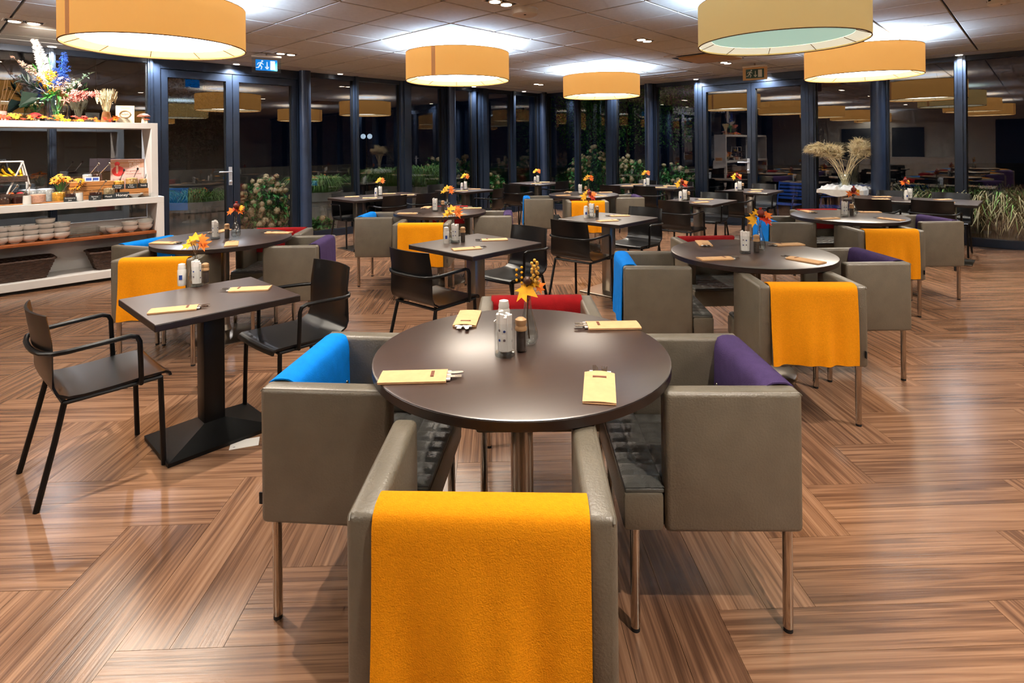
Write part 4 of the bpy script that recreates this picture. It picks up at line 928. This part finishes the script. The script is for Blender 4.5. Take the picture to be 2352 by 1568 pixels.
def clus(a, b_, n, sp_, r, m, name):
    k_ = MB(); a, b_ = Vector(a), Vector(b_)
    for k in range(n):
        f = (k+.5)/n; c = a.lerp(b_, f)+Vector((rn.uniform(-1, 1), rn.uniform(-1, 1), rn.uniform(-1, 1)))*sp_*(1.1-.6*f); rr = r*(1.15-.6*f)
        daisy(k_, tuple(c), rr, 5, rn.uniform(.2, 1.5), rn.uniform(0, 6)); daisy(k_, tuple(c), rr*.6, 5, rn.uniform(.2, 1.5), rn.uniform(0, 6))
    return k_.build(name, m, t, 0)
st((-.2, 0, .62)); st((-.1, .02, .7)); st((.05, .02, .72)); st((.33, 0, .36)); st((-.35, 0, .60), .003, 'twig'); st((.2, .02, .45)); st((-.25, -.04, .25))
pl = MB()
for k in range(900):
    f = k/420; c = Vector((-.08-.10*f, .02, .38+.30*f)); a = rn.uniform(0, 2*pi); L = .12*(1-.35*f)*rn.uniform(.7, 1); d = Vector((math.cos(a), math.sin(a)*.7, .55)).normalized()*L; s = Vector((0, 0, .0035)).lerp(Vector((.0035, 0, 0)), .5)
    pl.add([c-s, c+s, c+d*.6+s*.8, c+d+Vector((0, 0, -.012))], [(0, 1, 2), (0, 2, 3)])
pl.build('white_plume', 'fluff', t, 0)
clus((.04, 0, .38), (.07, .02, .74), 130, .06, .034, 'flower_blue', 'delphinium_spike')
clus((.15, -.03, .27), (.46, -.02, .30), 60, .045, .045, 'flower_pink', 'gladiolus_spike'); clus((-.1, -.03, .40), (-.02, -.02, .55), 26, .075, .042, 'leaf_yellow', 'yellow_blossoms'); clus((.04, -.06, .36), (.1, -.05, .44), 22, .065, .04, 'flower_cream', 'cream_blossoms')
clus((-.12, 0, .46), (-.3, 0, .60), 34, .045, .034, 'flower_cream', 'pale_blossoms'); clus((-.3, 0, .62), (-.47, 0, .71), 10, .03, .03, 'flower_cream', 'pale_blossoms'); clus((.14, 0, .34), (.2, 0, .42), 30, .07, .036, 'flower_white', 'white_blossoms'); clus((-.06, -.05, .3), (.05, -.05, .36), 10, .05, .03, 'leaf_yellow', 'yellow_blossoms')
MB().tube([(-.35, 0, .58), (-.45, 0, .70), (-.5, 0, .73)], .0025, 5).build('stem', 'twig', t)
def leafq(mb, c, d, L, W, up=(0, 0, 1)):
    c, d = Vector(c), Vector(d).normalized(); s = d.cross(Vector(up)); s = (s.normalized() if s.length > 1e-4 else Vector((1, 0, 0)))*W/2; nrm = s.cross(d).normalized()*W*.18
    mb.add([c, c+d*L*.45+s+nrm, c+d*L-nrm, c+d*L*.45-s+nrm], [(0, 1, 2), (0, 2, 3)])
for c0, c1, n, L, W, m, nm in (((.14, 0, .36), (.36, 0, .52), 26, .05, .035, 'leaf_pale', 'eucalyptus_leaf'), ((-.1, 0, .3), (-.36, 0, .46), 22, .11, .03, 'leaf_dark', 'fern_leaf'), ((-.12, -.05, .24), (.12, -.05, .32), 26, .11, .045, 'leaf_green', 'green_leaf'), ((.1, 0, .3), (.3, 0, .36), 12, .1, .04, 'leaf_dark', 'green_leaf'), ((-.05, .0, .36), (-.24, 0, .6), 9, .12, .03, 'leaf_green', 'green_leaf')):
    for k in range(n):
        f = rn.random(); c = Vector(c0).lerp(Vector(c1), f); m_ = MB(); leafq(m_, c, (Vector(c1)-Vector(c0)).normalized()*.8+Vector((rn.uniform(-1, 1), rn.uniform(-1, .3), rn.uniform(-.7, .7))), L*rn.uniform(.7, 1.2), W); m_.build(nm, m, t, 0)
for c, d, L, W in (((-.16, -.04, .3), (-1, -.1, -.62), .26, .2), ((-.1, -.06, .26), (-.8, -.5, -.4), .2, .07)):
    m = MB(); leafq(m, c, d, L, W, (0, -1, .3)); m.build('broad_leaf', 'leaf_dark', t, 0)
t = thing('wheat_sheaf', 'bound sheaf of dry wheat on top of the shelf', 'wheat', SX(245, .2, Z4), 0)
m = MB(); m2 = MB()
for k in range(70):
    a = rn.uniform(0, 2*pi); r = math.sqrt(rn.random()); x, y = r*math.cos(a), r*math.sin(a); h = .36-.1*r*rn.random()
    m.tube([(x*.045, y*.045, 0), (x*.03, y*.03, .13), (x*.06, y*.06, .24), (x*.11, y*.11, h)], .0022, 4); m2.tube([(x*.09, y*.09, h-.05), (x*.12, y*.12, h+.03)], .0065, 5, r2=.001)
m.build('stalks', 'straw', t)['kind'] = 'stuff'; m2.build('ears', 'straw', t)['kind'] = 'stuff'; MB().lathe([(.05, .0), (.045, .06), (.034, .12), (.036, .125), (.048, .06), (.053, 0)], 16, cap=False).build('wrap', 'wood_light', t)
t = thing('picture_card', 'cream card with a round brown emblem standing on top of the shelf', 'card', SX(288, .12, Z4), A-.45)
MB().rbox(-.092, .092, -.004, .004, 0, .2, .002, 1).xf(Matrix.Rotation(-.05, 4, 'X')).build('card', 'card_cream', t)
m = MB().tube([(.052*math.cos(k*pi/18), -.0065, .1+.04*math.sin(k*pi/18)) for k in range(36)], .005, 6, True); m.build('emblem_ring', 'mill_wood', t); text('PUUR', .03, 'text_brown', t, Matrix.Translation((0, -.0075, .1)) @ UP); text('we zijn er voor jou', .011, 'text_brown', t, Matrix.Translation((0, -.0058, .175)) @ UP); MB().box(-.04, .04, .0, .05, 0, .004).build('foot', 'card_cream', t, 0)
def mushroom(px, s, m, lab):
    t = thing('mushroom_ornament', lab, 'ornament', SX(px, .12, Z4), 0)
    for dx, k in ((0, 1), (.035, .5)):
        k *= s; MB().lathe([(.024*k, 0), (.02*k, .05*k), (.017*k, .075*k)], 16, (dx, 0, 0)).build('stalk', 'card_cream', t); MB().lathe([(.016*k, .072*k), (.062*k, .07*k), (.06*k, .08*k), (.035*k, .1*k), (.001, .108*k)], 20, (dx, 0, 0)).build('cap', m, t)
mushroom(331, 1.1, 'mushroom_cap', 'pair of brown-capped mushroom ornaments at the shelf corner'); mushroom(82, .85, 'mushroom_red', 'red-capped mushroom ornament left of the large vase')
t = thing('leaf_garland', 'autumn maple leaf garland lying along the shelf top', 'garland', (0, 0, 0), A)
p0, p1 = sp(-20, .06), sp(268, .06); MB().tube([(p0+(p1-p0)*k/30, QF+.07+.02*math.sin(k*1.3), Z4+.012+.018*abs(math.sin(k*.7))) for k in range(31)], .003, 5).build('vine', 'twig', t)
for k in range(38):
    f = rn.random(); vs, fs = maple(rn.uniform(.025, .045)); MB().add(vs, fs).xf(Matrix.Translation((p0+(p1-p0)*f, QF+.06+rn.uniform(-.02, .05), Z4+.012+rn.uniform(.01, .05))) @ Matrix.Rotation(rn.uniform(.4, 1.4), 4, 'X') @ Matrix.Rotation(rn.uniform(0, 6), 4, 'Z')).build('maple_leaf', rn.choice(('leaf_orange', 'leaf_yellow', 'leaf_red', 'leaf_orange')), t, 0)
t = thing('dried_branch', 'bundle of dry twigs at the left end of the shelf top', 'twigs', SX(3, .2, Z4), 0)
for k in range(14): a = rn.uniform(-.6, .6); MB().tube([(0, 0, .01), (a*.08, rn.uniform(-.03, .03), .15), (a*.3, rn.uniform(-.06, .06), .25+.2*rn.random())], .003, 5, r2=.0012).build('twig', 'twig', t)
MB().lathe([(.05, 0), (.04, .06), (.045, .1)], 14).build('wrap', 'flower_pink', t)
# ================================================================== display table with pampas grass
dx_, dy_ = 5.12, 8.72
t = thing('display_table', 'small dark table under the white cloth before the right windows', 'table', (dx_, dy_, 0), A)
MB().rbox(-.29, .29, -.29, .29, .70, .73, .003, 1).build('table_top', 'table_edge', t); MB().rbox(-.04, .04, -.04, .04, .01, .7, .004, 1).build('column', 'steel', t); MB().rbox(-.2, .2, -.2, .2, 0, .014, .004, 1).build('base', 'steel', t)
t = thing('draped_cloth', 'rumpled white cloth spread on the display table', 'cloth', (dx_, dy_, .73), A)
def fn(u, v):
    x, y = (u-.5)*.62, (v-.5)*.62; e = max(abs(x), abs(y)); z = .02+.028*math.sin(x*23+1)*math.sin(y*19)+.02*math.sin(x*41+y*30)+.012*math.sin(y*57-x*20)+.03*math.exp(-((x*x+y*y)/.02))
    z = max(z, .004)
    if e > .29: z = min(z, .012)-.0*(e-.29)
    return (x, y, z), (0, 0, 1)
MB().slab(fn, 44, 44, .004).build('cloth_sheet', 'linen', t, 1.2)
def hem(u, v):
    a = u*4; i = int(min(a, 3.999)); f = a-i; c = [(-.31, -.31), (.31, -.31), (.31, .31), (-.31, .31), (-.31, -.31)]; x = c[i][0]+(c[i+1][0]-c[i][0])*f; y = c[i][1]+(c[i+1][1]-c[i][1])*f
    d = .055+.05*(0.5+.5*math.sin(u*31))*(1-abs(2*f-1)*.2); w_ = 1+.02*math.sin(u*70)*v
    return (x*w_, y*w_, .012-d*v), (x, y, 0)
MB().slab(hem, 120, 3, .003).build('cloth_hem', 'linen', t, 1.2)
t = thing('pampas_vase', 'clear glass jar holding dried pampas grass on the display table', 'vase', (dx_, dy_, .775), 0)
MB().lathe([(.07, 0), (.085, .006), (.09, .05), (.09, .15), (.075, .19), (.08, .2), (.075, .2), (.07, .19), (.085, .15), (.085, .05), (.08, .01), (.001, .009)], 28, cap=False).build('glass_wall', 'clear_glass', t); MB().lathe([(.07, 0), (.08, .009)], 24).build('glass_foot', 'clear_glass', t)
t = thing('pampas_grass', 'fan of dried beige pampas grass plumes before the right windows', 'dried grass', (dx_, dy_, .775), 0); rn = random.Random(5)
for k in range(34):
    s = -1 if k % 2 else 1; sx = s*rn.uniform(.08, .5); y = rn.uniform(-.2, .2); top = Vector((sx*.62, y*.6, .50+rn.uniform(-.1, .06)))
    base = Vector((rn.uniform(-.05, .05), rn.uniform(-.05, .05), .01)); mid = Vector((base.x+sx*.16, y*.15, .2))
    MB().tube([base, mid, mid.lerp(top, .5)+Vector((0, 0, .03)), top], .0025, 5).build('stalk', 'straw', t)
    m = MB(); dirv = (top-mid).normalized(); tip = top+Vector((sx*.5, y*.4, .2-abs(sx)*.22))*.9
    for h in range(330):
        f = rn.random(); c = top.lerp(tip, f)+Vector((0, 0, .05*math.sin(pi*f))); d = (Vector((rn.uniform(-1, 1), rn.uniform(-1, 1), rn.uniform(-.7, .5)))+dirv*.7+Vector((sx*1.2, 0, -.5*f))).normalized()*rn.uniform(.05, .15)*(1.1-.4*f)
        w_ = Vector((rn.uniform(-1, 1), rn.uniform(-1, 1), rn.uniform(-1, 1))).normalized()*.0022; e = c+d*.6; g2 = c+d+Vector((0, 0, -.02)); m.add([c-w_, c+w_, e+w_, e-w_, g2], [(0, 1, 2, 3), (3, 2, 4)])
    m.build('plume', 'straw', t, 0)
# ================================================================== outside, at night
gr = MB().box(-40, 40, -40, 40, -.16, -.10).build('ground', 'paving', smooth=0); struct(gr, 'dark paved terrace outside the windows')
def RO(side, px, d):                                              # a spot on the ground outside a window wall
    if side == 'L': return R(pL(px, QW+d), QW+d)
    return R(PW+d, qR(px, PW+d))
gv = MB().box(P0, PW+1.4, QW+.08, QW+1.3, -.11, -.07).build('gravel_bed', 'gravel', smooth=0); gv.rotation_euler.z = A; struct(gv, 'pale gravel strip outside the left windows')
def planter(side, px, d, r, h, lab):
    x, y = RO(side, px, d); t = thing('planter', lab, 'planter', (x, y, -.07), 0, 'round concrete planters outside')
    MB().lathe([(r*.66, 0), (r*.7, .02), (r*.9, h*.78), (r*.9, h*.79), (r, h*.8), (r*1.02, h), (r*.92, h), (r*.9, h*.9), (.001, h*.9)], 40).build('pot', 'concrete', t, .4)
    return x, y, h-.07-.05
def blades(n, R0, L, spread, m, parent, rn, name='grass_blades'):
    k_ = MB()
    for k in range(n):
        a = rn.uniform(0, 2*pi); r0 = R0*math.sqrt(rn.random()); b0 = Vector((r0*math.cos(a), r0*math.sin(a), 0)); a2 = a+rn.uniform(-.6, .6); d = Vector((math.cos(a2), math.sin(a2), 0)); l = L*rn.uniform(.55, 1.1); s_ = spread*rn.uniform(.2, 1.2)
        w_ = Vector((-d.y, d.x, 0))*.006; p1 = b0+d*l*s_*.35+Vector((0, 0, l*.6)); p2 = b0+d*l*s_*.8+Vector((0, 0, l*.8)); p3 = b0+d*l*s_*1.15+Vector((0, 0, l*(.9-.4*s_)))
        k_.add([b0-w_, b0+w_, p1-w_, p1+w_, p2-w_*.8, p2+w_*.8, p3], [(0, 1, 3, 2), (2, 3, 5, 4), (4, 5, 6)])
    o = k_.build(name, m, parent, 0); o['kind'] = 'stuff'; return o
def leafcloud(n, ex, size, m, parent, rn, name='foliage', flat=.0):
    k_ = MB()
    for k in range(n):
        v = Vector((rn.gauss(0, 1), rn.gauss(0, 1), rn.gauss(0, 1))).normalized()*(rn.random()**.4); c = Vector((v.x*ex[0], v.y*ex[1], ex[3]+v.z*ex[2])); d = Vector((rn.uniform(-1, 1), rn.uniform(-1, 1), rn.uniform(-1, .4)))
        leafq(k_, c, d, size*rn.uniform(.6, 1.3), size*.55)
    o = k_.build(name, m, parent, 0); o['kind'] = 'stuff'; return o
HB = []
for v in range(3):
    rn = random.Random(40+v); m = MB()
    for k in range(70):
        d = Vector((rn.gauss(0, 1), rn.gauss(0, 1), rn.gauss(0, 1))).normalized(); c = d*.062*rn.uniform(.8, 1.05); s_ = d.orthogonal().normalized()*.017; u_ = d.cross(s_); m.add([c-s_, c-u_, c+s_, c+u_], [(0, 1, 2, 3)])
    m.ball((0, 0, 0), .05, 8, 6); HB.append(m.mesh('flower_head', 'hydrangea', 0))
def hydrangea(side, px, d, rx, rz_, h, n, lab, green=.5):
    x, y = RO(side, px, d); t = thing('hydrangea_bush', lab, 'bush', (x, y, -.1), 0, 'dried hydrangea bushes outside'); rn = random.Random(px)
    leafcloud(int(1500*green)+300, (rx, rx*.8, h*.5, h*.5), .1, 'leaf_green', t, rn)
    for k in range(6): a = k; MB().tube([(0, 0, 0), (.3*rx*math.cos(a), .3*rx*math.sin(a), h*.4), (.7*rx*math.cos(a), .7*rx*math.sin(a), h*.8)], .01, 5, r2=.004).build('branch', 'bark', t)
    for k in range(n):
        v = Vector((rn.gauss(0, 1), rn.gauss(0, 1), rn.gauss(0, 1))).normalized()*(.75+.3*rn.random())
        o = link('flower_head', HB[k % 3], t, loc=(v.x*rx, v.y*rx*.8, max(.08, h*.52+v.z*h*.5))); s_ = rn.uniform(.6, 1.0); o.scale = (s_, s_, s_*.85); o.rotation_euler = (rn.random()*3, rn.random()*3, 0)
def potgrass(x, y, z, r, lab, n=900, L=.5, sp_=.9, seed=1):
    t = thing('ornamental_grass', lab, 'grass', (x, y, z), 0, 'grasses in the planters'); rn = random.Random(seed); blades(n, r*.7, L, sp_, 'grass', t, rn)
    m = MB(); 
    for k in range(14): a = rn.uniform(0, 6.3); rr = r*rn.random(); m.tube([(rr*math.cos(a)*.5, rr*math.sin(a)*.5, 0), (rr*math.cos(a), rr*math.sin(a), L*.75)], .003, 4)
    m.build('dry_stems', 'straw', t); leafcloud(60, (r*.7, r*.7, .12, L*.6), .05, 'leaf_orange', t, rn, 'autumn_leaves')
x, y, z = planter('L', 452, .95, .53, .74, 'wide concrete planter outside the left double door'); potgrass(x, y, z-.04, .5, 'low green plants in the planter outside the left door', 700, .28, 1.2, 2)
x, y, z = planter('L', 732, .75, .40, .76, 'tall concrete planter just right of the left column'); potgrass(x, y, z-.04, .38, 'green grass tuft in the planter right of the left column', 1000, .42, 1.1, 3)
x, y, z = planter('L', 905, .95, .36, .76, 'concrete planter outside, behind the left long table'); potgrass(x, y, z-.04, .36, 'green grass tuft in the planter behind the left long table', 1100, .5, 1.1, 4)
x, y, z = planter('L', 968, .8, .36, .72, 'concrete planter outside, beside the window post'); potgrass(x, y, z-.04, .36, 'tall green grass beside the window post', 1200, .58, 1.0, 5)
hydrangea('L', 606, .75, .45, .5, 1.1, 110, 'dried hydrangea bush behind the left door, right leaf', .5)
hydrangea('L', 735, .35, .2, .3, .4, 12, 'small hydrangea at the foot of the tall planter', .2)
hydrangea('L', 1068, .8, .45, .5, 1.3, 60, 'dried hydrangea bush right of the middle column', .7); hydrangea('L', 1000, 1.5, .5, .5, 1.3, 40, 'dried hydrangea bush behind the window grasses', .6); hydrangea('L', 1130, .7, .35, .5, .95, 30, 'dried hydrangea bush left of the window corner', .6)
hydrangea('R', 1372, .9, .75, .5, 1.5, 130, 'tall dried hydrangea bush right of the window corner', .9); hydrangea('R', 1450, .8, .6, .5, 1.25, 80, 'dried hydrangea bush behind the corner long table', .9); hydrangea('R', 1550, .8, .6, .5, 1.15, 60, 'dried hydrangea bush left of the right door', .6); hydrangea('R', 1300, 1.0, .5, .5, .9, 40, 'low dried hydrangea bush at the window corner', .6)
def tree(side, px, d, h, rx, lab, n=3000, m='leaf_tree'):
    x, y = RO(side, px, d); t = thing('leafy_tree', lab, 'tree', (x, y, -.1), 0, 'trees outside the corner'); rn = random.Random(px)
    MB().tube([(0, 0, 0), (.03, .02, h*.5), (0, 0, h)], .06, 8, r2=.02).build('trunk', 'bark', t); leafcloud(n, (rx, rx, h*.36, h*.72), .085, m, t, rn, 'crown')
tree('R', 1355, 1.7, 3.6, 1.0, 'green leafy tree outside the window corner', 4200); tree('R', 1440, 1.9, 3.9, 1.1, 'green leafy tree behind the farthest lamp', 4500); tree('R', 1540, 2.2, 3.9, .9, 'green leafy tree left of the right door', 3000)
tree('L', 430, 6.5, 3.2, .9, 'dark conifer far outside the left door', 2500, 'leaf_dark')
def grassbed(side, px, d, lab, n, L, m, r=.6, seed=9):
    x, y = RO(side, px, d); t = thing('tall_grass', lab, 'grass', (x, y, -.1), 0, 'tall grasses outside the right windows'); rn = random.Random(seed); blades(n, r, L, .75, m, t, rn); blades(n//3, r, L*.8, .9, 'grass_dry', t, rn, 'dry_blades')
for k, px in enumerate((2150, 2225, 2290, 2350, 2420)): grassbed('R', px, .65+.2*(k % 2), 'tall grass clump outside the far right window, %s from the right' % ('fifth', 'fourth', 'third', 'second', 'first')[k], 700, 1.0, 'grass' if k % 2 else 'grass_dry', .45, 60+k)
# blue terrace chairs
def make_blue():
    t = thing('terrace_chair', '', 'chair', (0, 0, 0), 0)
    for s in (-1, 1):
        MB().tube([(s*.24, .22, 0), (s*.24, .2, .44), (s*.24, -.2, .44), (s*.24, -.26, 0)], .013, 8).build('leg_frame', 'blue_metal', t); MB().tube([(s*.24, -.2, .44), (s*.23, -.27, .84)], .013, 8).build('back_post', 'blue_metal', t)
        MB().tube([(s*.24, .18, .44), (s*.26, .16, .63), (s*.26, -.22, .65)], .012, 8).build('armrest', 'blue_metal', t)
    for k in range(7): MB().rbox(-.24, .24, -.2+.06*k, -.155+.06*k, .44, .452, .003, 1).build('seat_slat', 'blue_metal', t)
    for k in range(5): z = .52+.065*k; MB().rbox(-.23, .23, -.225-.03*k*.33, -.212-.03*k*.33, z, z+.045, .003, 1).build('back_slat', 'blue_metal', t)
    return t
bc = None
for px, d, a, lab in ((1800, .75, 2.2, 'blue slatted terrace chair outside the right double door'), (1905, .8, 1.2, 'blue slatted terrace chair outside behind the display table'), (1985, .8, 2.6, 'blue slatted terrace chair outside left of the right column'), (2075, 1.4, 1.9, 'blue slatted terrace chair outside right of the right column')):
    x, y = RO('R', px, d)
    if bc is None: bc = make_blue(); bc.location = (x, y, -.1); bc.rotation_euler.z = a; tag(bc, lab, group='blue terrace chairs')
    else: copy_tree(bc, (x, y, -.1), a, lab)
# low wall and dim building across the way
x, y = 0, 0
o = MB().box(-8, 9, QW+6.4, QW+6.7, -.1, .95).build('garden_wall', 'concrete', smooth=0); o.rotation_euler.z = A; struct(o, 'low concrete wall across the dark terrace')
t = thing('far_building', 'dim brick building across the road behind the left windows', 'building', (0, 0, 0), A)
MB().box(-9, 8, QW+13, QW+18, -.1, 5.5).build('facade', 'far_wall', t, 0)
for i in range(8):
    for j in range(2): MB().box(-8+i*2, -6.8+i*2, QW+12.96, QW+13.02, .8+2.4*j, 2.2+2.4*j).build('window', 'far_dark', t, 0)
for k in range(9): MB().box(-9, 8, QW+12.94, QW+13.0, .3+.6*k, .36+.6*k).build('brick_band', 'far_dark', t, 0)
t = thing('round_street_lamp', 'pair of small round white lamps glowing far outside the left window', 'lamp', (*R(pL(842, QW+5), QW+5), 1.5), 0)
for s in (-.09, .09): MB().ball((s, 0, .25), .07, 12, 8).build('globe', 'sign_white', t)
MB().tube([(0, 0, -1.6), (0, 0, .2)], .02, 6).build('post', 'gasket', t)
